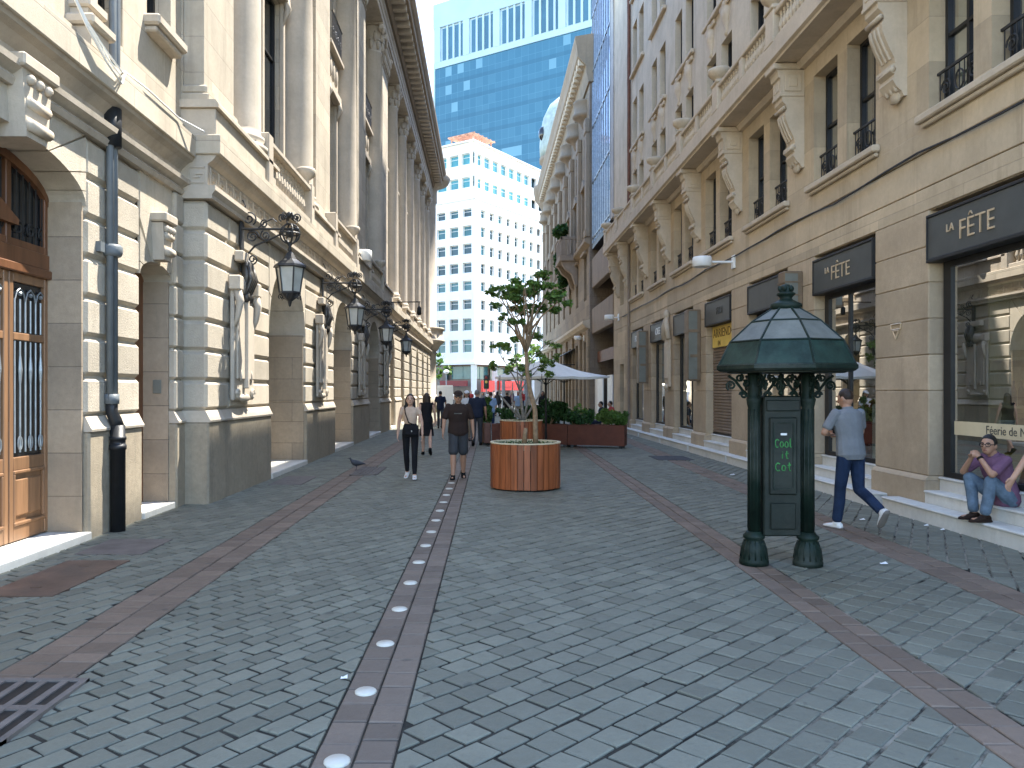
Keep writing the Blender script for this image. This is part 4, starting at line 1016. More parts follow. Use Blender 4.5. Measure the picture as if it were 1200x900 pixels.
b.prism([(OX, 8.4), (OX, 9.95), (4.85, 9.95), (5.1, 9.5), (5.5, 9.2), (5.75, 8.5)], 'y', y0 + .2, y0 + .7); b.prism([(OX, 8.4), (OX, 9.95), (4.85, 9.95), (5.1, 9.5), (5.5, 9.2), (5.75, 8.5)], 'y', y1 - .7, y1 - .2)
b.build('stone_balcony', M['concrete'], orn)
b = MB(); b.add([(4.5, 50, 3.75), (5.9, 50, 4.5), (5.9, 57, 4.5), (4.5, 57, 3.75), (4.5, 50, 3.7), (5.9, 50, 4.45), (5.9, 57, 4.45), (4.5, 57, 3.7)], [(0, 1, 2, 3), (4, 5, 6, 7), (0, 1, 5, 4), (1, 2, 6, 5), (2, 3, 7, 6), (3, 0, 4, 7)]); b.box(4.48, 4.5, 50, 57, 3.45, 3.75); b.box(4.5, 5.88, 50, 50.06, 3.4, 3.46); tag(b.build('awning', M['black']), 'dark slanting awning on the ornate building above the umbrella', 'awning')

# ------------------------------------------------------------ white office block and blue tower
wb = thing('white_office_block', 'white office block with rows of teal windows closing the street', 'building', (-1.27, 95, 0), world=True)
Cn = Vector((-1.27, 95, 0)); d1 = Vector((.57, .82, 0)).normalized(); d2 = Vector((-.82, .57, 0)).normalized()
n1 = Vector((d1.y, -d1.x, 0)); n2 = Vector((d2.y, -d2.x, 0)) * 1
if n2.y > 0: n2 = -n2
def Wp(d, n, u, z, o=0): return Cn + d * u + n * o + Vector((0, 0, z))
def face_with(mb, d, n, L, z0, z1, holes, depth=.35, o=0):
    us = sorted({0, L, *[h[0] for h in holes], *[h[1] for h in holes]}); zs = sorted({z0, z1, *[h[2] for h in holes], *[h[3] for h in holes]})
    for i in range(len(us) - 1):
        for j in range(len(zs) - 1):
            um, zm = (us[i] + us[i + 1]) / 2, (zs[j] + zs[j + 1]) / 2
            if any(h[0] < um < h[1] and h[2] < zm < h[3] for h in holes): continue
            mb.add([Wp(d, n, us[i], zs[j], o), Wp(d, n, us[i + 1], zs[j], o), Wp(d, n, us[i + 1], zs[j + 1], o), Wp(d, n, us[i], zs[j + 1], o)], [(0, 1, 2, 3)])
    for (a, b_, c, e) in holes:
        P = [(a, c), (b_, c), (b_, e), (a, e)]
        for k in range(4):
            p, q = P[k], P[(k + 1) % 4]
            mb.add([Wp(d, n, *p, o), Wp(d, n, *q, o), Wp(d, n, *q, o - depth), Wp(d, n, *p, o - depth)], [(0, 1, 2, 3)])
H1, H2 = [], []
rowz = [(6.48, 8.1), (9.2, 10.75), (11.86, 13.1), (14.2, 15.4), (16.4, 17.7), (18.75, 20.05), (21.0, 22.3), (23.4, 24.4)]
for (d, e) in rowz:
    for k in range(14): H1.append((1.4 + 1.95 * k, 2.42 + 1.95 * k, d, e))
    for k in range(6): H2.append((.45 + 2.05 * k, 1.8 + 2.05 * k, d, e))
T1, T2 = [], []
for (d, e) in ((27.3, 28.6), (30.2, 31.6)):
    T1.append((.74, 2.68, d, e))
    for k in range(13): T1.append((3.16 + 1.92 * k, 4.58 + 1.92 * k, d, e))
    for (a, c) in ((.5, 2.5), (3.0, 4.4), (4.9, 6.5), (7.2, 9.0)): T2.append((a, c, d, e))
b = MB(); face_with(b, d1, n1, 30, 5.2, 25.6, H1); face_with(b, d2, n2, 13, 5.2, 25.6, H2); b.build('lower_walls', M['whitewall'], wb, fix=False)
b = MB(); face_with(b, d1, n1, 30, 25.6, 32.9, T1, o=-.7); face_with(b, d2, n2, 13, 25.6, 32.9, T2, o=-.7); b.build('upper_walls', M['whitewall'], wb, fix=False)
def slab(mb, z0, z1, o, L1=30, L2=13):
    pts = [Wp(d2, n2, L2, 0, o), Cn + n1 * o + n2 * o, Wp(d1, n1, L1, 0, o), Wp(d1, n1, L1, 0, -14), Wp(d2, n2, L2, 0, -14)]
    mb.prism([(p.x, p.y) for p in pts], 'z', z0, z1)
for (z0, z1, q) in ((25.5, 25.9, .15), (32.9, 33.1, -.4), (5.0, 5.3, .25)):
    b = MB(); slab(b, z0, z1, q); b.build('floor_slab', M['whitewall'], wb)
b = MB(); slab(b, 5.3, 32.85, -1.3); b.build('backing_block', M['glass_wh'], wb)
cnt = 0
def wwin(d, n, h, o, gm):
    a, c, e, f = h
    m = MB(); 
    for (p, q, r, s) in ((a, c, e, e + .08), (a, c, f - .08, f), (a, a + .07, e + .08, f - .08), (c - .07, c, e + .08, f - .08), (a + .07, c - .07, e + (f - e) * .62, e + (f - e) * .62 + .05)):
        m.add([Wp(d, n, u, z, w) for u in (p, q) for z in (r, s) for w in (o - .25, o - .32)], [(0, 1, 3, 2), (4, 6, 7, 5), (0, 4, 5, 1), (2, 3, 7, 6), (0, 2, 6, 4), (1, 5, 7, 3)])
    ob = m.build('window', M['whitewall'], wb)
    g = MB(); g.add([Wp(d, n, a, e, o - .29), Wp(d, n, c, e, o - .29), Wp(d, n, c, f, o - .29), Wp(d, n, a, f, o - .29)], [(0, 1, 2, 3)]); g.build('pane', gm, ob, fix=False)
rest = MB()
for h in H1:
    if h[0] < 14: wwin(d1, n1, h, 0, M['glass_wh'] if rnd.random() < .6 else M['glass_gr'])
for h in H2:
    if h[0] < 5: wwin(d2, n2, h, 0, M['glass_wh'] if rnd.random() < .6 else M['glass_gr'])
for h in T1:
    if h[0] < 14: wwin(d1, n1, h, -.7, M['glass_up'])
for h in T2[:3] + T2[4:7]: wwin(d2, n2, h, -.7, M['glass_up'])
b = MB(); slab(b, -.03, 5.0, -1.0); b.build('ground_floor', M['concrete'], wb)
for (d, n, L) in ((d1, n1, 6), (d2, n2, 3)):
    for k in range(L):
        b = MB(); b.add([Wp(d, n, u, z, w) for u in (.8 + 4 * k, 4.2 + 4 * k) for z in (3.2, 4.8) for w in (-.9, -.98)], [(0, 1, 3, 2), (4, 6, 7, 5), (0, 4, 5, 1), (2, 3, 7, 6), (0, 2, 6, 4), (1, 5, 7, 3)]); b.add([Wp(d, n, u, z, w) for u in (2.4 + 4 * k, 2.55 + 4 * k) for z in (3.2, 4.8) for w in (-.85, -.89)], [(0, 1, 3, 2), (4, 6, 7, 5), (0, 4, 5, 1), (2, 3, 7, 6), (0, 2, 6, 4), (1, 5, 7, 3)]); b.build('ground_window', M['glass_gr'], wb)
for k in range(6):
    b = MB(); p = Wp(d1, n1, .3 + 4.6 * k, 0, -.3); b.box(p.x - .35, p.x + .35, p.y - .35, p.y + .35, -.03, 5.0, .03); b.build('column', M['whitewall'], wb)
for k in range(2):
    b = MB(); p = Wp(d2, n2, 5 + 5 * k, 0, -.3); b.box(p.x - .35, p.x + .35, p.y - .35, p.y + .35, -.03, 5.0, .03); b.build('column', M['concrete'], wb)
def wbsign(name, label, d, n, u0, u1, z0, z1, mat, o=.3, t=.3):
    m = MB(); m.add([Wp(d, n, u, z, w) for u in (u0, u1) for z in (z0, z1) for w in (o, o + t)], [(0, 1, 3, 2), (4, 6, 7, 5), (0, 4, 5, 1), (2, 3, 7, 6), (0, 2, 6, 4), (1, 5, 7, 3)])
    m.add([Wp(d, n, u, z, w) for u in (u0 + .3, (u0 + u1) / 2) for z in (z0 + (z1 - z0) * .4, z0 + (z1 - z0) * .75) for w in (o + t, o + t + .03)], [(0, 1, 3, 2), (4, 6, 7, 5), (0, 4, 5, 1), (2, 3, 7, 6), (0, 2, 6, 4), (1, 5, 7, 3)])
    tag(m.build(name, mat), label, 'sign')
wbsign('shopfront_sign', 'dark red shopfront awning left of the white block corner', d2, n2, .8, 5.0, 2.3, 3.0, M['dkred'])
wbsign('shopfront_sign', 'bright red shopfront sign just right of the white block corner', d1, n1, 1.0, 3.6, 1.6, 3.0, M['red'])
wbsign('shopfront_sign', 'long red shopfront sign farther right below the white block', d1, n1, 4.6, 10.5, 1.8, 3.0, M['red'])
b = MB(); p = Cn + d1 * 3 + d2 * 1 + n1 * -1.5
b.T = Matrix.Translation((Cn.x, Cn.y, 0)) @ Matrix.Rotation(atan2(d1.y, d1.x), 4, 'Z')
b.box(2.0, 6.5, 1.6, 5.5, 33.1, 33.3)
for k in range(12): b.box(1.8, 6.7, 1.4 + .36 * k, 1.6 + .36 * k, 34.42, 34.5)
for k in range(6): b.box(1.9 + .9 * k, 2.05 + .9 * k, 1.35, 5.6, 34.5, 34.6)
for x in (2.2, 4.3, 6.3):
    for y in (1.8, 5.2): b.box(x, x + .15, y, y + .15, 33.3, 34.5)
b.build('terrace_roof', M['roofred'], wb)
def tower_mat():
    t = NT('blue curtain wall')
    tc = t.node('ShaderNodeTexCoord'); sx = t.node('ShaderNodeSeparateXYZ'); t.link(tc.outputs['Object'], sx.inputs[0])
    cb = t.node('ShaderNodeCombineXYZ'); t.link(sx.outputs[0], cb.inputs[0]); t.link(sx.outputs[2], cb.inputs[1])
    br = t.node('ShaderNodeTexBrick'); br.offset = 0; br.inputs['Scale'].default_value = 1; br.inputs['Brick Width'].default_value = 1.5; br.inputs['Row Height'].default_value = 1.9
    br.inputs['Mortar Size'].default_value = .03; br.inputs['Bias'].default_value = -.3; t.link(cb.outputs[0], br.inputs['Vector'])
    br.inputs['Color1'].default_value = (.042, .135, .19, 1); br.inputs['Color2'].default_value = (.062, .17, .228, 1); br.inputs['Mortar'].default_value = (.10, .235, .295, 1)
    wh = t.node('ShaderNodeTexWhiteNoise', noise_dimensions='2D')
    sn = t.node('ShaderNodeVectorMath', operation='SNAP'); t.link(cb.outputs[0], sn.inputs[0]); sn.inputs[1].default_value = (1.5, 3.8, 1); t.link(sn.outputs[0], wh.inputs['Vector'])
    pick = t.math('MULTIPLY', t.math('GREATER_THAN', wh.outputs['Value'], .85), t.math('GREATER_THAN', t.math('FRACT', t.math('DIVIDE', sx.outputs[2], 3.8)), .5))
    c = t.mix(pick, br.outputs['Color'], (.17, .33, .39, 1))
    c = t.mix(t.math('MULTIPLY', t.ramp(t.noise(.03, 2), .35, .65), .35), c, (.05, .17, .26, 1))
    fl = t.math('LESS_THAN', t.math('FRACT', t.math('DIVIDE', sx.outputs[2], 3.8)), .22)
    c = t.mix(t.math('MULTIPLY', fl, .45), c, (.03, .10, .15, 1))
    return t.fin(c, .15, t.bump(t.noise(.4, 2), .03, .05), .35)
M['tower'] = tower_mat()
M['towertrim'] = surf('pale blue grey tower cladding', (.40, .52, .56), .06, .2, .4, 0)
M['towerdk'] = surf('blue tower window', (.045, .13, .18), .2, .2, .1, 0, spec=.6)
tw = thing('blue_glass_tower', 'tall blue glass tower rising behind the white block', 'building', (-10.7, 160, 0), rotz=atan2(-.533, .846))
def tb(name, mat, *bx):
    m = MB()
    for q in bx: m.box(*q)
    return m.build(name, mat, tw, world=False)
tb('glass_facade', M['tower'], (.4, 64, .15, 30, 0, 68.6))
tb('top_band', M['towertrim'], (0, 64.4, 0, 30, 68.6, 69.8), (0, 64.4, .3, 30, 69.8, 77), (0, 64.4, -.05, 30, 77, 82), (0, .4, 0, 30, 0, 68.6))
for i in range(9):
    for k in range(4):
        m = MB(); x = 2.2 + 7.2 * i + 1.55 * k; m.box(x, x + 1.0, .22, .32, 70.1, 76.6); m.build('top_window', M['towerdk'], tw, world=False)
for i in range(9): x = .2 + 7.2 * i; m = MB(); m.box(x, x + 1.5, -.03, .3, 69.8, 77); m.build('top_pier', M['towertrim'], tw, world=False)
for i in range(9):
    for k in range(3): x = 3.25 + 7.2 * i + 1.55 * k; m = MB(); m.box(x, x + .45, .05, .3, 69.8, 77); m.build('top_mullion', M['towertrim'], tw, world=False)
# ------------------------------------------------------------ wall lanterns on the palace
def make_lantern(label):
    t = thing('wall_lantern', label, 'lantern', (-4.19, 13.2, 0), group='ornate lanterns along the palace')
    b = MB(); b.tube([(0, 0, 4.5), (.95, 0, 4.5)], .022, 8); b.box(0, .03, -.09, .09, 3.75, 4.75, .01); b.ball((.97, 0, 4.5), .035); b.build('arm', M['iron'], t)
    s = MB(); X = (1, 0, 0); Z = (0, 0, 1)
    for (c, r, tn, a0) in (((.2, 0, 4.37), .11, 1.8, 0), ((.42, 0, 4.39), .09, 1.7, 2), ((.14, 0, 4.68), .13, 1.8, -1), ((.40, 0, 4.59), .07, 1.5, 1), ((.2, 0, 3.98), .10, 1.7, 3)): s.tube(spiral((c[0], 0, c[2]), r, .015, tn, X, Z, a0), .014, 5)
    s.tube([(.03, 0, 3.85), (.1, 0, 4.05), (.25, 0, 4.22), (.45, 0, 4.3), (.66, 0, 4.40), (.74, 0, 4.49)], .017, 6); s.tube([(.02, 0, 4.72), (.08, 0, 4.9), (.03, 0, 5.0)], .014, 5)
    s.tube([(.3, 0, 4.52), (.42, 0, 4.62), (.55, 0, 4.68), (.62, 0, 4.62)], .013, 5); s.build('scrollwork', M['iron'], t)
    a = MB(); a.smooth = True
    a.loft([((.09, 0, 4.0), (.03, 0, 0), (0, .05, 0)), ((.12, 0, 3.9), (.09, 0, 0), (0, .15, 0)), ((.13, 0, 3.7), (.11, 0, 0), (0, .17, 0)), ((.10, 0, 3.5), (.09, 0, 0), (0, .16, 0)), ((.05, 0, 3.36), (.04, 0, 0), (0, .09, 0))], 10)
    for q in (-.13, -.05, .05, .13): a.tube([(.16, q, 3.85), (.22, q, 3.62), (.14, q, 3.42), (.06, q, 3.25)], [.035, .045, .035, .015], 6)
    for q in (-.08, .1): a.ball((.12, q, 3.32), .07, .07, .1, 8, 6)
    a.build('leaf_bracket', M['bronze'], t)
    c = MB(); x0 = .84
    for k in range(3): c.tube(spiral((x0, 0, 4.42), .17, .17, 1, (cos(k * pi / 3), sin(k * pi / 3), 0), Z, 0, 22), .016, 5)
    c.tube(spiral((x0, 0, 4.42), .17, .17, 1, X, (0, 1, 0), 0, 22), .016, 5)
    for k in range(6):
        q = k * pi / 3; c.tube(spiral((x0 + .12 * cos(q), .12 * sin(q), 4.7), .075, .015, 1.5, (cos(q), sin(q), 0), Z, -1.2, 14), .014, 5)
    c.smooth = True; c.ball((x0, 0, 4.42), .07); c.lathe([(.015, 4.1), (.04, 4.14), (.02, 4.2), (.05, 4.24), (.02, 4.28)], x0, 0, 10); c.ball((x0, 0, 4.74), .06)
    c.build('crown', M['iron'], t)
    f = MB(); f.lathe([(.02, 4.12), (.06, 4.08), (.12, 3.98), (.27, 3.88), (.29, 3.84), (.26, 3.83), (.0, 3.83)], x0, 0, 6)
    for k in range(6):
        q = k * pi / 3; f.tube([(x0 + .24 * cos(q), .24 * sin(q), 3.84), (x0 + .175 * cos(q), .175 * sin(q), 3.40)], .014, 5)
    f.lathe([(.0, 3.42), (.185, 3.42), (.19, 3.39), (.16, 3.36), (.10, 3.30), (.04, 3.26), (.02, 3.18), (.0, 3.16)], x0, 0, 6)
    for k in range(6): q = k * pi / 3 + .5; f.tube(spiral((x0 + .15 * cos(q), .15 * sin(q), 3.33), .05, .01, 1.3, (cos(q), sin(q), 0), Z, -1, 10), .009, 4)
    o = f.build('lantern_frame', M['iron'], t)
    g = MB(); g.lathe([(.168, 3.42), (.226, 3.83)], x0, 0, 6, cap=True); g.build('lantern_glass', M['lampglass'], o)
    return t
LL = ['largest lantern, nearest to the camera, on a scrolled bracket of the palace wall', 'second lantern along the palace, in front of the second dark arch', 'third lantern along the palace wall, smaller than the first two', 'fourth and farthest lantern along the palace wall']
L0 = make_lantern(LL[0])
for i, y in enumerate((19.8, 26.2, 32.8)): dup(L0, (-4.19, y, 0), 0, LL[i + 1])
b = MB(); b.tube([(-4.05, 32.8, 5.5), (-2.75, 32.8, 5.52)], .025, 6); b.tube([(-2.8, 32.8, 5.5), (-2.8, 32.8, 5.3)], .03, 6); b.smooth = True; b.lathe([(.03, 5.34), (.09, 5.25), (.1, 5.0), (.06, 4.95)], -2.8, 32.8, 12)
tag(b.build('camera_arm', M['black']), 'thin black arm with a hanging camera sticking out of the palace above the lanterns', 'camera')
# downpipe at the near wing
t = thing('downpipe', 'grey twin downpipe with thick black foot on the near palace wall', 'downpipe', (-4.53, 9.42, 0), world=True)
px, py = -4.50, 9.42
b = MB(); b.smooth = True; b.lathe([(.088, 0), (.088, 1.0), (.10, 1.0), (.10, 1.06), (.088, 1.06), (.088, 1.12), (.098, 1.12), (.098, 1.16), (.085, 1.16), (.085, 1.3)], px, py, 18); b.tube([(px, py, 1.28), (px - .02, py - .02, 1.36), (px - .05, py - .05, 1.46), (px - .05, py - .05, 1.64)], [.075, .075, .07, .07], 14); b.build('foot_pipe', M['pipe_black'], t)
b = MB(); b.smooth = True
for q in (-.05, .05): b.tube([(px - .05, py - .04 + q, 1.6), (px - .05, py - .04 + q, 5.2), (px - .02, py - .04 + q, 5.6), (px - .02, py - .04 + q, 12)], .044, 10)
b.build('riser_pipe', M['pipe_grey'], t)
b = MB(); b.smooth = True; b.lathe([(.085, 1.56), (.085, 1.68)], px - .05, py - .05, 14); b.build('collar', M['pipe_grey'], t)
b = MB(); b.smooth = True; b.lathe([(.10, 3.36), (.12, 3.4), (.12, 3.47), (.10, 3.5)], px - .05, py - .04, 14); b.smooth = False; b.box(px - .06, -4.66, py - .3, py - .2, 3.38, 3.5); b.build('collar', M['pipe_grey'], t)
b = MB(); b.smooth = True; b.tube([(px - .05, py - .04, 4.7), (px - .05, py - .04, 5.16)], .11, 14); b.build('tarred_joint', M['pipe_black'], t)
b = MB()
for k in range(3): b.tube([(-4.33, 8.0 + .02 * k, 5.95 - .02 * k), (-4.3, 8.3, 5.72 - .03 * k), (-4.28, 8.7, 5.56 - .06 * k), (-4.3, 9.1, 5.50 - .07 * k), (-4.4, 9.4, 5.62), (-4.34, 9.9, 5.6), (-4.34, 10.9, 5.59), (-4.2, 11.5, 5.6)], .012, 5)
tag(b.build('cable', M['whitepaint']), 'loose pale cables sagging over the ledge of the near palace wall', 'cable')

# ------------------------------------------------------------ things set in the paving
LEG = ['nearest', 'second', 'third', 'fourth', 'fifth', 'sixth', 'seventh', 'eighth', 'ninth', 'tenth', 'eleventh', 'twelfth', 'thirteenth', 'fourteenth']
me = None
for i in range(14):
    y = 3.56 + .826 * i
    b = MB(); b.smooth = True; b.lathe([(.062, -.01), (.062, .006), (.055, .012), (0.0, .014)], -.685 + .006 * (y - 3.5), y, 20)
    tag(b.build('pavement_light', M['studs']), f'{LEG[i]} round white light, counting away from the camera, in the middle brick band', 'pavement light', 'row of white pavement lights')
def grate(label, x0, x1, y0, y1, nx, ny, z=.02):
    t = thing('drain_grate', label, 'drain', ((x0 + x1) / 2, (y0 + y1) / 2, 0), world=True)
    f = MB(); f.box(x0, x1, y0, y0 + .04, -.03, z); f.box(x0, x1, y1 - .04, y1, -.03, z); f.box(x0, x0 + .04, y0, y1, -.03, z - .001); f.box(x1 - .04, x1, y0, y1, -.03, z - .001)
    for i in range(1, nx): x = x0 + (x1 - x0) * i / nx; f.box(x - .022, x + .022, y0 + .04, y1 - .04, -.03, z - .002)
    for i in range(1, ny): y = y0 + (y1 - y0) * i / ny; f.box(x0 + .04, x1 - .04, y - .03, y + .03, -.03, z - .003)
    f.build('grating', M['slab'], t)
    g = MB(); g.add([(x0 + .03, y0 + .03, .009), (x1 - .03, y0 + .03, .009), (x1 - .03, y1 - .03, .009), (x0 + .03, y1 - .03, .009)], [(0, 1, 2, 3)]); g.build('dark_slot_sheet', M['black'], t)  # flat black sheet above the paving, paints the darkness between the bars
grate('dark slotted drain grate in the brick band at the bottom left corner', -2.96, -2.34, 3.72, 4.55, 5, 2)
grate('small drain grate in the brick band near the pigeon', -2.75, -2.2, 15.6, 17.2, 7, 4)
def cover(label, q, mat, name='manhole_cover'):
    b = MB(); b.prism(q, 'z', -.03, .011)
    cx = sum(p[0] for p in q) / 4; cy = sum(p[1] for p in q) / 4
    for s in (-.25, .25): b.box(cx - .04, cx + .04, cy + s * 1.6 - .015, cy + s * 1.6 + .015, .011, .015)
    tag(b.build(name, mat), label, 'manhole cover')
cover('large rust brown steel plate in the paving by the wooden door', [(-4.22, 6.4), (-3.6, 6.4), (-3.58, 7.75), (-4.2, 7.75)], M['plate'])
cover('smaller grey brown slab in the paving just past the steel plate', [(-4.3, 8.05), (-3.6, 8.05), (-3.6, 8.85), (-4.3, 8.85)], M['slab'])
cover('dark grey slab in the paving in front of the first arch', [(-3.95, 14.0), (-3.35, 14.0), (-3.35, 15.4), (-3.95, 15.4)], M['slab'])
cover('round dark cover slab in the paving before the steel planters', [(4.3, 19.0), (5.2, 19.0), (5.2, 20.2), (4.3, 20.2)], M['asphalt'])
LP = [(1035, 662, 'crumpled white litter by the near right brick band', 1.0), (1010, 610, 'white litter scrap behind the walking man', 1), (1085, 617, 'small white litter pieces under the marble step', .8), (1104, 622, 'tiny white litter flake left of the seated man', .7), (858, 557, 'white paper scrap on the paving left of the kiosk', 1.3), (740, 514, 'small white scrap beside the steel planter end', .8), (403, 797, 'short white stub beside the middle brick band', .6)]
for (x, y, lab, s) in LP:
    s *= .55
    Y = 1.72 * 900 / (y - 458); X = (x - 568) / 900 * Y
    b = MB(); b.add([(X - .06 * s, Y - .03 * s, .012), (X + .07 * s, Y - .04 * s, .016), (X + .06 * s, Y + .04 * s, .03), (X - .01, Y + .05 * s, .014), (X - .05 * s, Y + .03 * s, .02), (X, Y, .035 * s)], [(0, 1, 5), (1, 2, 5), (2, 3, 5), (3, 4, 5), (4, 0, 5)])
    tag(b.build('litter', M['litter']), lab, 'litter')

# ------------------------------------------------------------ green telephone kiosk
KX, KY = 2.93, 7.6
t = thing('phone_kiosk', 'dark green octagonal-roofed telephone kiosk with graffiti on two columns', 'phone kiosk', (KX, KY, 0), world=True)
for s in (-1, 1):
    b = MB(); b.smooth = True; x = KX + s * .255; y = KY + s * -.03
    b.lathe([(.14, 0), (.142, .04), (.125, .08), (.128, .12), (.118, .18), (.095, .23), (.085, .25), (.105, .265), (.105, .29), (.08, .31), (.07, .33)], x, y, 20); o = b.build('column_base', M['kiosk'], t)
    b = MB(); b.smooth = True
    n = 20; vs = [];  prof = [(.33, .062), (1.55, .058), (1.60, .068), (1.64, .075), (1.66, .062), (1.72, .062), (1.98, .062)]
    b.lathe([(r, z) for z, r in prof], x, y, n)
    for k in range(10): a = 2 * pi * k / 10; b.tube([(x + .058 * cos(a), y + .058 * sin(a), .36), (x + .055 * cos(a), y + .055 * sin(a), 1.54)], .008, 5)
    for k in range(14): a = 2 * pi * k / 14; b.tube([(x + .13 * cos(a), y + .13 * sin(a), .06), (x + .118 * cos(a), y + .118 * sin(a), .16), (x + .09 * cos(a), y + .09 * sin(a), .24)], .008, 5)
    b.build('column', M['kiosk'], t)
b = MB(); x0, x1 = KX - .185, KX + .185
b.box(x0, x1, KY - .05, KY + .14, .29, 1.67, .012); b.box(x0 + .05, x1 - .05, KY - .075, KY - .05, .70, 1.46, .012); b.box(x0 + .06, x1 - .06, KY - .07, KY - .05, .36, .62, .01); b.box(x0 + .02, x1 - .02, KY - .068, KY - .05, 1.52, 1.63, .008)
o = b.build('phone_panel', M['kioskpanel'], t)
b = MB()
for (p, q, d, e) in ((x0 + .08, x1 - .08, 1.40, 1.415), (x0 + .08, x1 - .08, .75, .765), (x0 + .08, x0 + .095, .765, 1.40), (x1 - .095, x1 - .08, .765, 1.40)): b.box(p, q, KY - .085, KY - .07, d, e)
b.build('panel_rim', M['kiosk'], o)
M['graffiti'] = surf('green graffiti paint', (.04, .20, .05), .35, 20, .6, 0)
def stroke_word(word, x, z, w, h):
    g_ = MB(); adv = w
    def P(u, v): return (x + u * w, KY - .0765 + rnd.uniform(-.0004, .0004), z + v * h)
    for ch in word:
        L_ = []
        if ch == 'C': L_ = [[(.5 + .42 * cos(q), .5 + .5 * sin(q)) for q in [.7 + .42 * i for i in range(12)]]]
        if ch == 'o': L_ = [[(.45 + .33 * cos(q), .36 + .34 * sin(q)) for q in [.628 * i + .4 for i in range(11)]]]
        if ch == 'l': L_ = [[(.2, 1.1), (.18, .5), (.25, .1), (.45, .02)]]
        if ch == 'i': L_ = [[(.4, .7), (.36, .3), (.42, .02)], [(.4, .95), (.42, 1.0)]]
        if ch == 't': L_ = [[(.4, 1.05), (.36, .4), (.45, .05), (.66, .06)], [(.1, .68), (.7, .74)]]
        for l in L_: g_.tube([P(u + rnd.uniform(-.03, .03), v + rnd.uniform(-.03, .03)) for u, v in l], .0065, 5)
        x += adv * (1.0 if ch in 'Co' else .75)
    return g_.build('graffiti', M['graffiti'], o)
stroke_word('Cool', KX - .088, 1.165, .047, .08); stroke_word('it', KX - .035, 1.055, .055, .07); stroke_word('Cot', KX - .085, .935, .058, .078)
b = MB(); b.box(KX - .03, KX + .03, KY - .08, KY - .0755, 1.285, 1.305); b.build('torn_sticker', M['litter'], o)
RXK, RYK = KX + .05, KY + .0
def octring(r, z): return [(RXK + r * cos(-pi / 2 + 2 * pi * k / 8), RYK + r * sin(-pi / 2 + 2 * pi * k / 8), z) for k in range(8)]
tiers = [(.665, 1.965), (.55, 2.20), (.335, 2.40), (.135, 2.53)]
mats = ['kioskgreen', 'kioskglass', 'kioskglass']
b = MB(); b.lathe([(.52, 1.90), (.66, 1.91), (.685, 1.93), (.685, 1.965), (.655, 1.972), (.5, 1.972)], RXK, RYK, 8, a0=-pi / 2, a1=1.5 * pi); b.build('eave', M['kiosk'], t)
b = MB(); b.lathe([(.58, 1.895), (.58, 1.915), (.05, 1.93)], RXK, RYK, 8, a0=-pi / 2, a1=1.5 * pi); b.build('ceiling', M['kiosk'], t)
for k in range(3):
    A, B = octring(*tiers[k]), octring(*tiers[k + 1])
    for i in range(8):
        j = (i + 1) % 8
        m = MB(); m.add([A[i], A[j], B[j], B[i]], [(0, 1, 2, 3)]); m.build('roof_pane', M[mats[k]], t, fix=False)
b = MB()
for k in range(4):
    R_ = octring(*tiers[k])
    for i in range(8):
        b.tube([R_[i], R_[(i + 1) % 8]], .011 if k else .014, 6)
        if k < 3: b.tube([R_[i], octring(*tiers[k + 1])[i]], .011, 6)
b.build('roof_rib', M['kiosk'], t)
b = MB(); b.smooth = True; b.lathe([(.14, 2.52), (.15, 2.55), (.15, 2.575), (.10, 2.60), (.065, 2.62), (.055, 2.635), (.075, 2.66), (.088, 2.67), (.088, 2.685), (.062, 2.695), (.055, 2.715), (.06, 2.745), (.035, 2.77), (0, 2.78)], RXK, RYK, 20)
for k in range(6): a = k * pi / 3; b.ball((RXK + .06 * cos(a), RYK + .06 * sin(a), 2.73), .022, .022, .03, 8, 6)
b.build('finial', M['kiosk'], t)
b = MB()
for s in (-1, 1):
    cx, cy = KX + s * .25, KY
    for a in (0, pi, -pi / 2, pi / 2):
        u = (cos(a), sin(a), 0)
        f = lambda r, z: (cx + u[0] * r, cy + u[1] * r, z)
        b.tube([f(.08, 1.66), f(.14, 1.74), f(.2, 1.82), f(.27, 1.87)], .014, 6)
        for (r, z, q, tn, a0) in ((.12, 1.68, .04, 1.4, 0), (.16, 1.85, .04, 1.4, 2), (.24, 1.77, .05, 1.5, -1), (.1, 1.79, .035, 1.2, 1)): b.tube(spiral(f(r, z), q, .01, tn, u, (0, 0, 1), a0, 16), .012, 5)
b.tube([(KX, KY, 1.9), (KX, KY, 1.72)], .014, 6); b.ball((KX, KY, 1.70), .028)
for s in (-1, 1): b.tube(spiral((KX + s * .06, KY, 1.80), .05, .01, 1.4, (s, 0, 0), (0, 0, 1), 0, 16), .012, 5)
b.build('scrollwork', M['kiosk'], t)

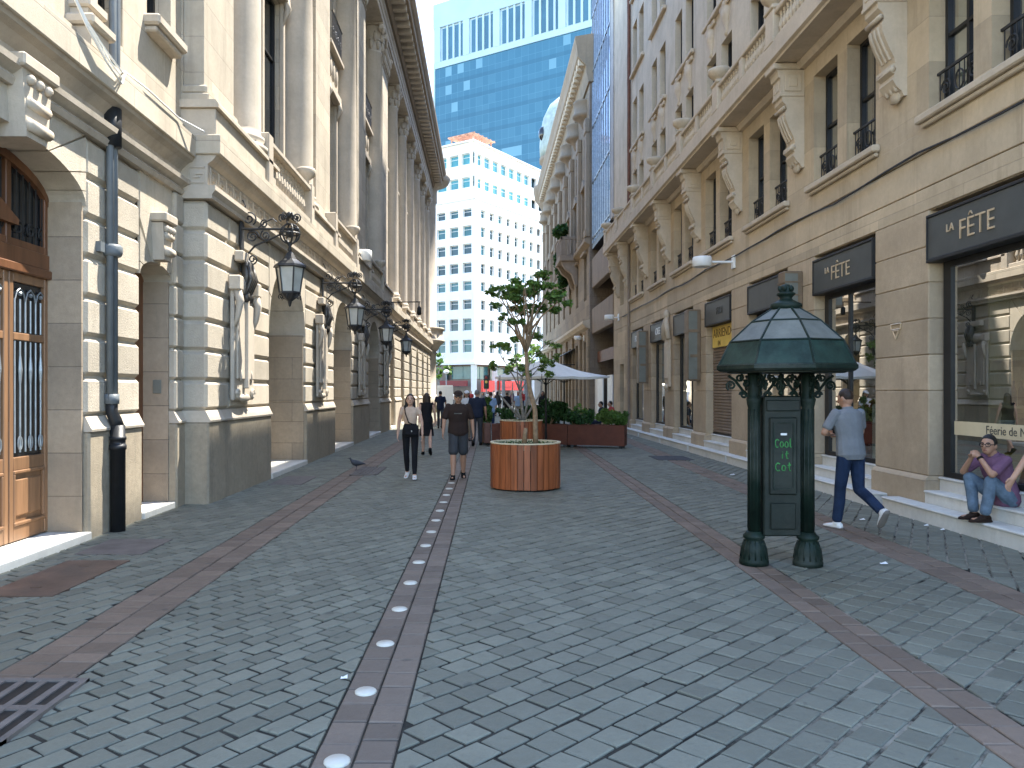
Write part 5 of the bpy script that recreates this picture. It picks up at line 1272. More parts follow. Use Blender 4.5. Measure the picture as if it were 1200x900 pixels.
# ------------------------------------------------------------ planters, trees, shrubs, umbrellas
def round_planter(label, x, y, r, h, soil=True):
    t = thing('round_planter', label, 'planter', (x, y, 0), group='round wooden planters')
    n = 34; b = MB()
    for k in range(n):
        a0, a1 = 2 * pi * k / n + .009, 2 * pi * (k + 1) / n - .009; rr = r + rnd.uniform(-.003, .003)
        P = [(rr * cos(a0), rr * sin(a0)), (rr * cos(a1), rr * sin(a1)), ((r - .035) * cos(a1), (r - .035) * sin(a1)), ((r - .035) * cos(a0), (r - .035) * sin(a0))]
        b.prism(P, 'z', .03 + rnd.uniform(-.004, .004), h)
    b.build('plank_wall', M['deck'], t)
    b = MB(); b.smooth = False; b.lathe([(r + .008, h + .001), (r + .008, h + .022), (r - .05, h + .022), (r - .05, h - .1)], 0, 0, 48, cap=False); b.build('rim', M['shelf'], t)
    b = MB(); b.lathe([(r - .04, .03), (r - .06, 0.0)], 0, 0, 24, cap=True); b.build('base_ring', M['black'], t)
    b = MB(); b.smooth = True
    vs = [(0, 0, h - .02)]; fs = []; N = 28; K = 6
    for j in range(1, K + 1):
        for i in range(N): a = 2 * pi * i / N; vs.append(((r - .045) * j / K * cos(a), (r - .045) * j / K * sin(a), h - .03 - .01 * j / K + rnd.uniform(-.012, .016)))
    for i in range(N): fs.append((0, 1 + i, 1 + (i + 1) % N))
    for j in range(K - 1):
        for i in range(N): q = (i + 1) % N; fs.append((1 + j * N + i, 1 + (j + 1) * N + i, 1 + (j + 1) * N + q, 1 + j * N + q))
    b.add(vs, fs); b.build('soil', M['soil'], t)
    b = MB()
    for i in range(420):
        a, q = rnd.uniform(0, 2 * pi), (r - .06) * sqrt(rnd.random()); leaf(b, Vector((q * cos(a), q * sin(a), h - .02 + rnd.uniform(-.01, .03))), .022)
    b.build('ground_cover', M['leaf_dk'], t, fix=False)
    return t
def leaf(mb, p, s, up_=0.0, elong=1.7):
    d = Vector((rnd.gauss(0, 1), rnd.gauss(0, 1), rnd.gauss(0, .6) + up_)); d.normalize()
    w = d.cross(Vector((rnd.gauss(0, 1), rnd.gauss(0, 1), rnd.gauss(0, 1)))); w.normalize()
    s *= rnd.uniform(.7, 1.3); a = d * s * elong * .5; c = w * s * .5; n = d.cross(w) * s * .15
    mb.add([p - a, p + c * .9 - a * .1 + n, p + a, p - c * .9 - a * .1 + n], [(0, 1, 2), (0, 2, 3)])
def clump(mb, c, r, n, s, up_=0.0):
    c = Vector(c)
    for i in range(n):
        v = Vector((rnd.gauss(0, 1), rnd.gauss(0, 1), rnd.gauss(0, 1))); v.normalize(); q = rnd.random() ** .45
        leaf(mb, c + Vector((v.x * r[0], v.y * r[1], v.z * r[2])) * q, s, up_)
round_planter('front round planter of orange wooden planks holding the tall slim tree', .72, 13.62, .62, .80)
round_planter('round orange plank planter set against the rusty steel planters, behind the front one', .98, 20.6, .57, .92)
def jitter_path(p0, p1, n, j):
    p0, p1 = Vector(p0), Vector(p1)
    return [p0.lerp(p1, i / n) + (Vector((rnd.uniform(-j, j), rnd.uniform(-j, j), rnd.uniform(-j, j) * .6)) if 0 < i < n else Vector()) for i in range(n + 1)]
def tree(name, label, base, trunk, rtr, clumps, leafmat_, bark, lsz, dens, twigs=3, group='street trees'):
    base = Vector(base)
    t = thing(name, label, 'tree', base, group=group, world=True)
    tm = MB(); tm.smooth = True; k = len(trunk)
    tm.tube(trunk, [rtr * (1 - .45 * i / (k - 1)) for i in range(k)], 10)
    top = Vector(trunk[-1]); lm = MB(); bm = MB(); bm.smooth = True
    for (c, r) in clumps:
        c = Vector(c); st = Vector(trunk[-1 - (rnd.randrange(2) if k > 3 else 0)])
        mid = st.lerp(c, .5) + Vector((0, 0, .06 * (c - st).length)); pth = [st, st.lerp(mid, .5) + Vector((rnd.uniform(-.05, .05),) * 3), mid, c]
        bm.tube(pth, [rtr * .5, rtr * .38, rtr * .28, rtr * .15], 7)
        for w in range(twigs):
            e = c + Vector((rnd.uniform(-1, 1) * r[0], rnd.uniform(-1, 1) * r[1], rnd.uniform(-.4, .9) * r[2]))
            bm.tube(jitter_path(mid.lerp(c, rnd.random()), e, 3, .03), [rtr * .2, rtr * .14, rtr * .1, rtr * .06], 5)
        vol = r[0] * r[1] * r[2]
        n = int(dens * (vol ** (2 / 3)) / lsz ** 2)
        sub = max(3, int(n / 40))
        for q in range(sub):
            v = Vector((rnd.uniform(-1, 1) * r[0], rnd.uniform(-1, 1) * r[1], rnd.uniform(-.8, .9) * r[2])) * .85
            clump(lm, c + v, (r[0] * .38, r[1] * .38, r[2] * .34), int(n / sub), lsz)
    tm.build('trunk', bark, t); bm.build('branch', bark, t); lm.build('crown', leafmat_, t, fix=False)
    return t
def P13(x, y, dy=0, Y=13.6): return tuple(up(x, y, Y) + Vector((0, dy, 0)))
T1 = [(.907, 13.62, .74), (.90, 13.6, .95), (.89, 13.6, 1.39), (.80, 13.62, 1.75), (.755, 13.62, 2.05), (.735, 13.6, 2.4), (.75, 13.6, 2.72)]
C1 = [(c_, tuple(1.18 * q for q in r_)) for c_, r_ in [(P13(594, 352, .1), (.30, .35, .16)), (P13(584, 338, .5), (.2, .3, .10)), (P13(615, 332, -.1), (.34, .4, .13)), (P13(645, 340, .2), (.30, .4, .16)), (P13(652, 356, -.3), (.26, .35, .14)), (P13(625, 352, .4), (.3, .35, .14)), (P13(603, 372, -.35), (.16, .25, .14)), (P13(640, 362, .55), (.24, .3, .12)), (P13(590, 368, .4), (.16, .2, .1)), (P13(632, 322, .0), (.2, .3, .08)), (P13(612, 345, -.4), (.25, .3, .14)), (P13(628, 340, 0), (.35, .4, .12)), (P13(600, 345, .2), (.3, .35, .12))]]
tree('planter_tree', 'slim tree with a bare twisting trunk and flat crown in the front planter', (.907, 13.62, .78), T1, .052, C1, M['leaf'], M['bark'], .058, 8)
b = MB(); b.smooth = True; b.tube([(.70, 13.55, .76), (.71, 13.55, .95), (.73, 13.56, 1.06)], [.045, .04, .035], 8); tag(b.build('tree_stub', M['bark']), 'short sawn-off stem beside the slim trunk in the front planter', 'stump')
Q = lambda x, y, dy=0: P13(x, y, dy, 20.6)
T2 = [(1.05, 20.6, .85), (1.0, 20.6, 1.3), (.95, 20.6, 1.7), (1.0, 20.6, 2.1)]
C2 = [(Q(590, 432), (.35, .4, .3)), (Q(622, 425, .3), (.4, .4, .35)), (Q(602, 402), (.4, .5, .25)), (Q(640, 402, .3), (.45, .45, .3)), (Q(630, 432, -.3), (.35, .3, .3)), (Q(582, 408, .2), (.25, .3, .22)), (Q(645, 424, .2), (.3, .3, .3))]
t2 = tree('planter_tree', 'loose light green tree in the back planter, behind the slim trunk', (1.05, 20.6, .9), T2, .05, C2, M['leaf_lt'], M['bark_gr'], .07, 6.5)
b = MB(); b.smooth = True
for (x, y) in ((585, 462), (600, 470), (634, 460), (622, 455)): b.tube([(1.03, 20.6, .88), tuple(Vector((1.03, 20.6, .88)).lerp(Vector(Q(x, y)), .6)), Q(x, y), tuple(Vector(Q(x, y)) + Vector((.02, 0, .5)))], [.035, .03, .024, .012], 7)
o = b.build('branch', M['bark_gr'], t2)
# rusty steel planters
def steel_planter(label, pts, h, mat, name='steel_planter'):
    c = Vector((sum(p[0] for p in pts) / len(pts), sum(p[1] for p in pts) / len(pts), 0))
    t = thing(name, label, 'planter', c, group='rusty steel planters', world=True)
    b = MB(); n = len(pts)
    ins = [(c.x + (p[0] - c.x) * .9, c.y + (p[1] - c.y) * .86) for p in pts]
    vs = [(*p, .08) for p in pts] + [(*p, h) for p in pts] + [(*p, h) for p in ins] + [(*p, h - .08) for p in ins]
    fs = [list(range(n))[::-1]]
    for k in range(3): fs += [(k * n + i, k * n + (i + 1) % n, (k + 1) * n + (i + 1) % n, (k + 1) * n + i) for i in range(n)]
    fs.append([3 * n + i for i in range(n)]); b.add(vs, fs); b.build('trough', mat, t)
    for p in (pts[0], pts[1], pts[2], pts[-1]):
        f = MB(); q = (c.x + (p[0] - c.x) * .86, c.y + (p[1] - c.y) * .8); f.box(q[0] - .05, q[0] + .05, q[1] - .05, q[1] + .05, -.03, .08); f.build('foot', M['black'], t)
    b = MB(); b.prism(ins, 'z', h - .079, h - .05); b.build('soil', M['soil'], t)
    return t
def along(u): return (1.55 + (4.14 - 1.55) * u, 23.75 + (22.75 - 23.75) * u)
def seg(u0, u1, d=.55):
    p, q = along(u0), along(u1); return [p, q, (q[0] + .18, q[1] + d), (p[0] + .18, p[1] + d)]
steel_planter('long dark rusty steel planter at the right end of the row', seg(.375, 1.0), .69, M['corten'])
steel_planter('middle rusty steel planter between the round wooden one and the long one', seg(.0, .37), .69, M['corten'])
steel_planter('rusty steel planter just left of the round wooden planter', [(.22, 23.9), (1.5, 23.8), (1.6, 24.4), (.3, 24.5)], .69, M['corten'])
steel_planter('pale rusty planter end with rounded side next to the walking man in navy', [(.18, 24.2), (.205, 24.9), (.15, 25.8), (.02, 26.8), (-.12, 26.8), (-.13, 25.8), (-.1, 24.9), (.0, 24.15)], .70, M['corten_pale'])
def shrub(label, c, r, n, lsz, mat, stems=5, group='shrubs in the steel planters'):
    t = thing('shrub', label, 'shrub', c, group=group, world=True)
    c = Vector(c); s = MB(); l = MB()
    for i in range(stems):
        e = c + Vector((rnd.uniform(-.8, .8) * r[0], rnd.uniform(-.8, .8) * r[1], r[2] * rnd.uniform(1.1, 1.8)))
        s.tube(jitter_path(c, e, 3, .02), [.014, .012, .009, .005], 5)
        for q in range(4): clump(l, c.lerp(e, rnd.uniform(.45, 1.05)) + Vector((rnd.uniform(-.3, .3) * r[0], rnd.uniform(-.3, .3) * r[1], 0)), (r[0] * .36, r[1] * .36, r[2] * .3), n // (stems * 4), lsz, .6)
    s.build('stem', M['bark'], t); l.build('foliage', mat, t, fix=False)
SH = [('bushy green shrub beside the navy-shirted man, left of the round planter', (.1, 24.9, .6), (.35, .35, .45), 900, .09, 'leaf'), ('dark low shrub in the left steel planter', (.75, 24.2, .62), (.4, .25, .3), 700, .09, 'leaf_dk'), ('tall dark shrub under the umbrella pole', (2.0, 23.75, .62), (.55, .28, .38), 1300, .09, 'leaf_dk'), ('broad dark shrub right of the umbrella pole', (2.75, 23.5, .62), (.4, .25, .3), 900, .09, 'leaf_dk'), ('small dark shrub in the middle of the long planter', (3.15, 23.4, .62), (.25, .22, .26), 500, .08, 'leaf_dk'), ('bright spiky shrub near the right end of the long planter', (3.7, 23.2, .62), (.3, .22, .28), 650, .1, 'leaf_lt'), ('leafy green shrub at the very right end of the long planter', (4.05, 23.05, .62), (.24, .22, .26), 550, .1, 'leaf'), ('dark shrub left of the umbrella pole, behind the round planter', (1.45, 24.05, .62), (.4, .28, .34), 900, .09, 'leaf_dk'), ('tall thin shrub behind the long planter by the white hoarding', (3.3, 26.5, .0), (.35, .35, .7), 700, .1, 'leaf'), ('round dark shrub far back under the umbrella', (2.3, 27.5, .0), (.6, .5, .7), 1000, .1, 'leaf_dk')]
for (lab, c, r, n, s, m_) in SH: shrub(lab, c, r, n, s, M[m_])
shrub('green plants spilling over the stone balcony of the ornate building', (5.0, 49.5, 11.4), (.5, 1.0, .5), 1500, .16, M['leaf_dk'], 7, 'balcony plants')
shrub('creeper hanging below the stone balcony on the ornate building', (5.3, 53.0, 8.0), (.5, 1.3, 1.6), 2200, .16, M['leaf_dk'], 8, 'balcony plants')
def umbrella(label, x, y, w, ze, zt, yaw):
    t = thing('umbrella', label, 'umbrella', (x, y, 0), yaw, group='square grey cafe umbrellas')
    n = 8; vs = [(0, 0, zt)]; fs = []; K = 6; rim = []
    for j in range(1, K + 1):
        for i in range(n * 4):
            a = 2 * pi * i / (n * 4) ; ph = (i % 4) / 4
            rr = w / max(abs(cos(a)), abs(sin(a))); u = j / K
            sag = .05 * sin(pi * u) + .03 * u * sin(pi * ph)
            vs.append((rr * u * cos(a), rr * u * sin(a), zt + (ze - zt) * u ** 1.08 - sag * .8))
    N = n * 4
    for i in range(N): fs.append((0, 1 + i, 1 + (i + 1) % N))
    for j in range(K - 1):
        for i in range(N): q = (i + 1) % N; fs.append((1 + j * N + i, 1 + (j + 1) * N + i, 1 + (j + 1) * N + q, 1 + j * N + q))
    base = 1 + (K - 1) * N; m = len(vs)
    for i in range(N): v = vs[base + i]; vs.append((v[0], v[1], v[2] - .07))
    for i in range(N): q = (i + 1) % N; fs.append((base + i, base + q, m + q, m + i))
    b = MB(); b.add(vs, fs); b.build('canopy', M['canvas'], t, fix=False)
    b = MB(); b.tube([(0, 0, 0), (0, 0, zt - .03)], .032, 8); b.box(-.3, .3, -.3, .3, -.03, .05, .02); b.build('pole', M['black'], t)
    for k in range(8):
        a = 2 * pi * k / 8; rr = w / max(abs(cos(a)), abs(sin(a))); b = MB(); b.tube([(0, 0, zt - .06), (rr * .98 * cos(a), rr * .98 * sin(a), ze - .03)], .012, 5); b.tube([(0, 0, ze - .25), (rr * .45 * cos(a), rr * .45 * sin(a), zt + (ze - zt) * .48 - .06)], .012, 5); b.build('rib', M['black'], t)
umbrella('large grey square umbrella shading the planter terrace', 1.80, 22.6, 1.06, 2.14, 2.68, R(40))
umbrella('smaller grey umbrella partly hidden behind the large one', 3.0, 29.0, 1.2, 2.27, 2.62, R(38))

# street furniture in the distance
t = thing('traffic_light', 'dark traffic light on a thin grey post before the red shopfronts', 'traffic light', (.15, 72, 0), world=True)
b = MB(); b.tube([(.15, 72, 0), (.15, 72, 3.1)], .06, 8); b.build('post', M['steelpost'], t)
b = MB(); b.box(-.1, .4, 71.75, 71.95, 1.9, 3.2, .04); b.build('casing', M['signal'], t)
for k, m_ in enumerate(('dkred', 'yellow', 'leaf_dk')):
    b = MB(); b.smooth = True; b.ball((.15, 71.74, 2.95 - .4 * k), .13, .05, .13); b.build('lens', M[m_], t)
t = thing('street_lamp', 'pale street lamp at the corner left of the white block', 'street lamp', (-4.0, 80, 0), world=True)
b = MB(); b.tube([(-4.0, 80, 0), (-4.0, 80, 3.6)], .06, 8); b.build('post', M['steelpost'], t); b = MB(); b.smooth = True; b.ball((-4.0, 80, 3.7), .3, .3, .22); b.build('lamp_head', M['whitepaint'], t)
t = thing('white_fence', 'white barred fence panel at the far end of the palace', 'fence', (-3.3, 66, 0), world=True)
b = MB(); b.box(-4.1, -2.75, 66, 66.06, 2.1, 2.2); b.box(-4.1, -2.75, 66, 66.06, .1, .2)
for k in range(15): b.box(-4.1 + .095 * k, -4.05 + .095 * k, 66.01, 66.05, .2, 2.1)
b.box(-4.1, -2.75, 66.07, 66.1, .2, 2.1); b.build('panel', M['whitepaint'], t)
for i, (x, y, lab) in enumerate(((616, 70, 'grey post right of the traffic light'), (590, 74, 'grey post just right of the traffic light, near the red signs'))):
    p = up(x, 458, y); b = MB(); b.box(p.x - .16, p.x + .16, y - .16, y + .16, -.03, 3.0, .04); b.box(p.x - .2, p.x + .2, y - .2, y + .2, 3.0, 3.1, .02); tag(b.build('post', M['steelpost']), lab, 'post', 'grey posts at the crossing')
tree('far_tree', 'small green tree at the far corner left of the white block', (-5.0, 84, 0), [(-5, 84, 0), (-5, 84, 2), (-5, 84, 3.2)], .15, [((-5.2, 84, 4.2), (1.3, 1.3, 1.1)), ((-4.6, 84, 3.4), (1.0, 1, .8)), ((-4.9, 84, 5.2), (.9, .9, .8))], M['leaf'], M['bark_gr'], .25, 7)
tree('far_tree', 'bright green tree behind the umbrella at the far crossing', (4.8, 82, 0), [(4.8, 82, 0), (4.8, 82, 2), (4.9, 82, 3.4)], .16, [((4.6, 82, 5.2), (1.6, 1.6, 1.5)), ((5.6, 82, 4.2), (1.3, 1.3, 1.0)), ((3.6, 82, 4.2), (1.2, 1.2, 1.0))], M['leaf_lt'], M['bark_gr'], .25, 7)
# ------------------------------------------------------------ people
SKIN = {}
def skin(name, col): SKIN[name] = surf(name, col, .08, 9, .5, .1, 90, spec=.35); return SKIN[name]
skin('light skin', (.50, .30, .21)); skin('tan skin', (.40, .22, .14)); skin('brown skin', (.27, .145, .09))
def cloth(name, col, var=.12): return surf(name, col, var, 7, .88, .9, 13, spec=.15)
CL = dict(black=cloth('black cloth', (.013, .013, .015)), brownblack=cloth('dark brown cloth', (.034, .022, .018)), tan=cloth('beige cloth', (.52, .38, .28)), navy=cloth('navy cloth', (.02, .026, .045)), grey=cloth('grey polo cloth', (.19, .20, .21)), jeans=cloth('blue denim', (.018, .032, .068), .3), paleblue=cloth('pale denim', (.12, .165, .215), .4), purple=cloth('purple cloth', (.165, .085, .135)), white=cloth('white cloth', (.66, .66, .66)), charcoal=cloth('charcoal cloth', (.05, .052, .056)), red=cloth('red cloth', (.38, .05, .05)), sky=cloth('light blue cloth', (.25, .35, .50)), khaki=cloth('khaki cloth', (.22, .18, .13)), shoew=cloth('white shoe', (.72, .72, .70)), shoeb=cloth('black shoe', (.012, .012, .012)), shoebr=cloth('brown shoe', (.03, .018, .013)), sole=cloth('grey sole', (.20, .18, .16)))
HAIR = dict(black=surf('black hair', (.012, .010, .009), .3, 30, .45, .6, 120), brown=surf('dark brown hair', (.03, .018, .012), .3, 30, .45, .6, 120), grey=surf('grey hair', (.16, .15, .14), .3, 30, .5, .5, 120))
M['lens'] = surf('dark lens', (.01, .01, .012), .1, 4, .15, 0, spec=.6)
M['lip'] = surf('lip tone', (.26, .09, .075), .1, 9, .5, 0)
def remesh(mb, vox, smooth=4, f=.5):
    me = mb.mesh('tmp', [M['black']])
    o = bpy.data.objects.new('tmp', me); COL.objects.link(o)
    r = o.modifiers.new('r', 'REMESH'); r.mode = 'VOXEL'; r.voxel_size = vox; r.use_smooth_shade = True
    s = o.modifiers.new('s', 'SMOOTH'); s.factor = f; s.iterations = smooth
    dg = bpy.context.evaluated_depsgraph_get()
    out = bpy.data.meshes.new_from_object(o.evaluated_get(dg)); out.materials.clear()
    bpy.data.objects.remove(o); bpy.data.meshes.remove(me)
    return out
def cap(mb, p, q, r0, r1, n=10):
    p, q = Vector(p), Vector(q); d = q - p; L = d.length
    if L < 1e-5: return
    d = d / L
    pts = [p - d * r0 * .7, p - d * r0 * .35, p, p.lerp(q, .33), p.lerp(q, .66), q, q + d * r1 * .35, q + d * r1 * .7]
    rr = [r0 * .5, r0 * .87, r0, r0 + (r1 - r0) * .33, r0 + (r1 - r0) * .66, r1, r1 * .87, r1 * .5]
    mb.tube(pts, rr, n)
def ik(a, b, L1, L2, hint):
    d = b - a; D = min(d.length, (L1 + L2) * .999); d.normalize()
    x = (L1 * L1 - L2 * L2 + D * D) / (2 * D); h = sqrt(max(0, L1 * L1 - x * x))
    u = Vector(hint) - d * Vector(hint).dot(d); u.normalize()
    return a + d * x + u * h, a + d * D
def person(label, loc, rot, H=1.72, sk='light skin', top='navy', sleeve=.55, bottom='jeans', blen=1.0, shoes='shoeb', hair='black', hairlen=0, legs=((.0, 0), (.0, 0)), arms=((.0, .15), (.0, .15)), abd=(.10, .10), lean=.03, twist=0, female=False, hands=None, seat=None, feet=None, headturn=(0, 0), vox=.011, hem=.10, slim=1.0, group='people walking in the street', neck=True, extras=(), crop=False, skirt=None, face=True):
    k = H / 1.72
    t = thing('person', label, 'person', loc, rot, group=group)
    up_ = Vector((0, sin(lean), cos(lean))); fw = Vector((0, cos(lean), -sin(lean))); rt = Vector((1, 0, 0))
    if twist:
        Rm = Matrix.Rotation(twist, 3, 'Z'); rt = Rm @ rt; fw = Rm @ fw
    w = (.92 if female else 1.0) * slim
    pel = Vector((0, 0, .955 * k)) if seat is None else Vector(seat)
    sho = [pel + up_ * .49 * k + rt * s * (.165 if female else .185) * k * slim ** .5 for s in (-1, 1)]
    neckp = pel + up_ * .535 * k
    ht, hp = headturn
    head = pel + up_ * .655 * k + fw * .03 * k + Vector((0, .0, 0))
    HR = Matrix.Rotation(atan2(-fw.x, fw.y) + ht, 3, 'Z') @ Matrix.Rotation(-hp, 3, 'X')
    TH, SH, AN = .43 * k, .415 * k, .085 * k
    kn, an, fdir = [], [], []
    for i, s in enumerate((-1, 1)):
        hip = pel + Vector((s * .088 * k, 0, -.03 * k))
        if feet:
            a_, k_hint = feet[i]
            K, A = ik(hip, Vector(a_), TH, SH, k_hint); fd = Vector((k_hint[0] * .3, 1, 0)).normalized() if len(feet[i]) < 2 else Vector((0, 1, 0))
        else:
            a, b_ = legs[i]; d = Vector((s * .02, sin(a), -cos(a))); K = hip + d * TH; a2 = a - b_; d2 = Vector((s * .01, sin(a2), -cos(a2))); A = K + d2 * SH
            fd = Vector((s * .12, cos(min(a2 + .0, 1) if a2 < -.35 else 0), sin(a2 * .9) if a2 < -.35 else 0)).normalized()
        kn.append(K); an.append(A); fdir.append(fd)
    if seat is None:
        zmin = min(A.z - AN * (1 if f.z > -.1 else .6) + (0 if f.z > -.1 else f.z * .12) for A, f in zip(an, fdir)); dz = Vector((0, 0, -zmin))
        pel += dz; neckp += dz; head += dz; sho = [q + dz for q in sho]; kn = [q + dz for q in kn]; an = [q + dz for q in an]
    el, wr = [], []
    for i, s in enumerate((-1, 1)):
        if hands and hands[i]:
            E, Wp_ = ik(sho[i], Vector(hands[i][0]), .29 * k, .26 * k, hands[i][1])
        else:
            p, e = arms[i]; q = abd[i]; d = Vector((s * sin(q), sin(p) * cos(q), -cos(p) * cos(q))); E = sho[i] + d * .29 * k
            p2 = p + e; d2 = Vector((s * sin(q) * .35, sin(p2), -cos(p2))).normalized(); Wp_ = E + d2 * .26 * k
        el.append(E); wr.append(Wp_)
    hip_w, wai, che = (.172, .125, .150) if female else (.165, .148, .172)
    def torso(mb, e, z0=-.08, z1=.53, top_=True):
        secs = []
        T = [(-.10, hip_w * .75, .10), (-.04, hip_w, .118), (.05, hip_w * .97, .115), (.17, wai, .102), (.30, che * .97, .118 if female else .115), (.40, che * 1.03, .115), (.47, che * .92, .092), (.515, .085, .068), (.545, .058, .058)]
        for (z, a, b_) in T:
            if z < z0 - 1e-6 or z > z1 + 1e-6: continue
            secs.append((pel + up_ * z * k + (fw * .012 * k if .25 < z < .45 else Vector()), rt * (a * w * k + e), fw * (b_ * slim * k + e)))
        mb.loft(secs, 16)
    # body
    b = MB(); torso(b, -.006); cap(b, neckp - up_ * .06 * k, head - up_ * .04 * k, .056 * k * (.9 if female else 1.04), .052 * k)
    b.ball(head, .074 * k, .092 * k, .112 * k, 16, 12, HR)
    b.ball(head + HR @ Vector((0, .032, -.055)) * k, .054 * k, .058 * k, .058 * k, 12, 8, HR)
    b.ball(head + HR @ Vector((0, .098, -.018)) * k, .014 * k, .022 * k, .026 * k, 8, 6, HR)
    for s in (-1, 1): b.ball(head + HR @ Vector((s * .075, -.008, -.012)) * k, .012 * k, .022 * k, .034 * k, 8, 6, HR)
    for i, s in enumerate((-1, 1)):
        hip = pel + Vector((s * .088 * k, 0, -.03 * k))
        cap(b, hip, kn[i], .082 * k * w, .054 * k * w); cap(b, kn[i], kn[i].lerp(an[i], .45) - fdir[i] * .012, .052 * k * w, .054 * k * w); cap(b, kn[i].lerp(an[i], .4) - fdir[i] * .01, an[i], .053 * k * w, .036 * k)
        fd = fdir[i]; dn = Vector((0, 0, -1)) if abs(fd.z) < .3 else (Vector((0, 0, -1)) - fd * -fd.z).normalized()
        heel = an[i] + dn * .045 * k - fd * .04 * k; toe = an[i] + dn * .055 * k + fd * .15 * k
        cap(b, an[i], heel, .036 * k, .034 * k); cap(b, heel, toe, .034 * k, .026 * k)
        cap(b, sho[i] - up_ * .01, el[i], .049 * k * w, .038 * k * w); cap(b, el[i], wr[i], .038 * k * w, .026 * k)
        # hand
        f = (wr[i] - el[i]).normalized(); side = f.cross(Vector((0, 0, 1)) if abs(f.z) < .8 else Vector((0, 1, 0))).normalized()
        if abs(f.z) >= .8: side = Vector((0, 1, 0)) - f * f.y; side.normalize()
        nrm = f.cross(side).normalized()
        inward = nrm if nrm.dot(Vector((-s, 0, 0))) > 0 else -nrm
        if hands and hands[i] and len(hands[i]) > 2: curl = hands[i][2]
        else: curl = .35
        pm = wr[i] + f * .045 * k
        b.loft([(wr[i] - f * .01, side * .026 * k, nrm * .020 * k), (wr[i] + f * .03 * k, side * .036 * k, nrm * .018 * k), (wr[i] + f * .075 * k, side * .041 * k, nrm * .016 * k), (wr[i] + f * .09 * k, side * .037 * k, nrm * .012 * k)], 12)
        for q, (off, ln) in enumerate(((.030, .066), (.010, .076), (-.011, .071), (-.031, .056))):
            p0 = wr[i] + f * .08 * k + side * off * k; d_ = (f * cos(curl) + inward * sin(curl)).normalized(); p1 = p0 + d_ * ln * .5 * k; d2_ = (f * cos(curl * 2.3) + inward * sin(curl * 2.3)).normalized(); p2 = p1 + d2_ * ln * .5 * k
            b.tube([p0, p1, p2, p2 + d2_ * .004], [.0098 * k, .009 * k, .008 * k, .004 * k], 7)
        th = wr[i] + f * .03 * k + side * .033 * k; d_ = (f * .7 + side * .6 + inward * .35).normalized(); b.tube([th - d_ * .01, th + d_ * .028 * k, th + (d_ * .7 + f * .4).normalized() * .058 * k], [.013 * k, .011 * k, .008 * k], 7)
    me = remesh(b, vox, 3 if vox < .01 else 2)
    me.materials.append(SKIN[sk]); me.name = 'body'; part('body', None, t, me)
    # trousers, shorts or skirt
    if skirt:
        m = MB(); secs = []
        for (z, sc_) in ((.06, 1.0), (-.06, 1.08), (-.2, 1.15), (-.2 - skirt * .6, 1.25), (-.2 - skirt, 1.3)):
            secs.append((pel + Vector((0, .0, z * k)), rt * hip_w * w * k * sc_, fw * (.122 * sc_) * k))
        m.loft(secs, 18); me = remesh(m, vox * 1.2, 3)
    else:
        m = MB(); torso(m, .012, -.10, .05 if not crop else .17)
        for i, s in enumerate((-1, 1)):
            hip = pel + Vector((s * .088 * k, 0, -.03 * k)); lo = .022 if blen < .7 else .012
            if blen < .7:
                e = hip.lerp(kn[i], blen / .5 if blen < .5 else 1.0); cap(m, hip, e, .094 * k * w, (.088 if not female else .075) * k * w)
            else:
                e = an[i] + (kn[i] - an[i]).normalized() * .035 * k
                cap(m, hip, kn[i], .093 * k * w, .066 * k * w); cap(m, kn[i], kn[i].lerp(e, .45) - fdir[i] * .01, .066 * k * w, .064 * k * w); cap(m, kn[i].lerp(e, .45) - fdir[i] * .01, e, .064 * k * w, (.046 if female else .058) * k * w)
        me = remesh(m, vox * 1.1, 2)
    me.materials.append(CL[bottom]); me.name = 'lower'; part('skirt' if skirt else ('trousers' if blen > .7 else 'shorts'), None, t, me)
    m = MB(); torso(m, .021 if not crop else .010, -hem if not crop else .17, .515)
    for i, s in enumerate((-1, 1)):
        if sleeve > .05:
            e = sho[i].lerp(el[i], min(1, sleeve)); cap(m, sho[i] - up_ * .014 + rt * (-s * .008), e, (.052 if female else .058) * k * w, (.050 if female else .060 if sleeve < 1 else .05) * k * w)
            if sleeve > 1: cap(m, el[i], el[i].lerp(wr[i], .95), .05 * k, .036 * k)
        else: cap(m, sho[i] - up_ * .02, sho[i] - rt * s * .06, .05 * k, .05 * k)
    if neck and top not in ('tan',): m.loft([(neckp - up_ * .03, rt * .07 * k, fw * .066 * k), (neckp + up_ * .012 * k, rt * .062 * k, fw * .062 * k)], 14)
    me = remesh(m, vox * 1.1, 2)
    me.materials.append(CL[top]); me.name = 'shirt'; part('shirt', None, t, me)
    # shoes
    for i in range(2):
        fd = fdir[i]; dn = Vector((0, 0, -1)) if abs(fd.z) < .3 else (Vector((0, 0, -1)) - fd * -fd.z).normalized(); sd = fd.cross(dn).normalized(); A = an[i]
        m = MB(); m.smooth = True
        m.loft([(A + dn * .055 * k - fd * .075 * k, sd * .02 * k, dn * .022 * k), (A + dn * .045 * k - fd * .06 * k, sd * .036 * k, dn * .04 * k), (A + dn * .04 * k, sd * .042 * k, dn * .045 * k), (A + dn * .052 * k + fd * .07 * k, sd * .046 * k, dn * .033 * k), (A + dn * .06 * k + fd * .14 * k, sd * .042 * k, dn * .025 * k), (A + dn * .066 * k + fd * .19 * k, sd * .022 * k, dn * .015 * k)], 14)
        m.loft([(A + dn * .0, sd * .042 * k, fd * .05 * k), (A + dn * .04 * k, sd * .044 * k, fd * .06 * k)], 12)
        o = m.build('shoe', CL[shoes], t, world=False)
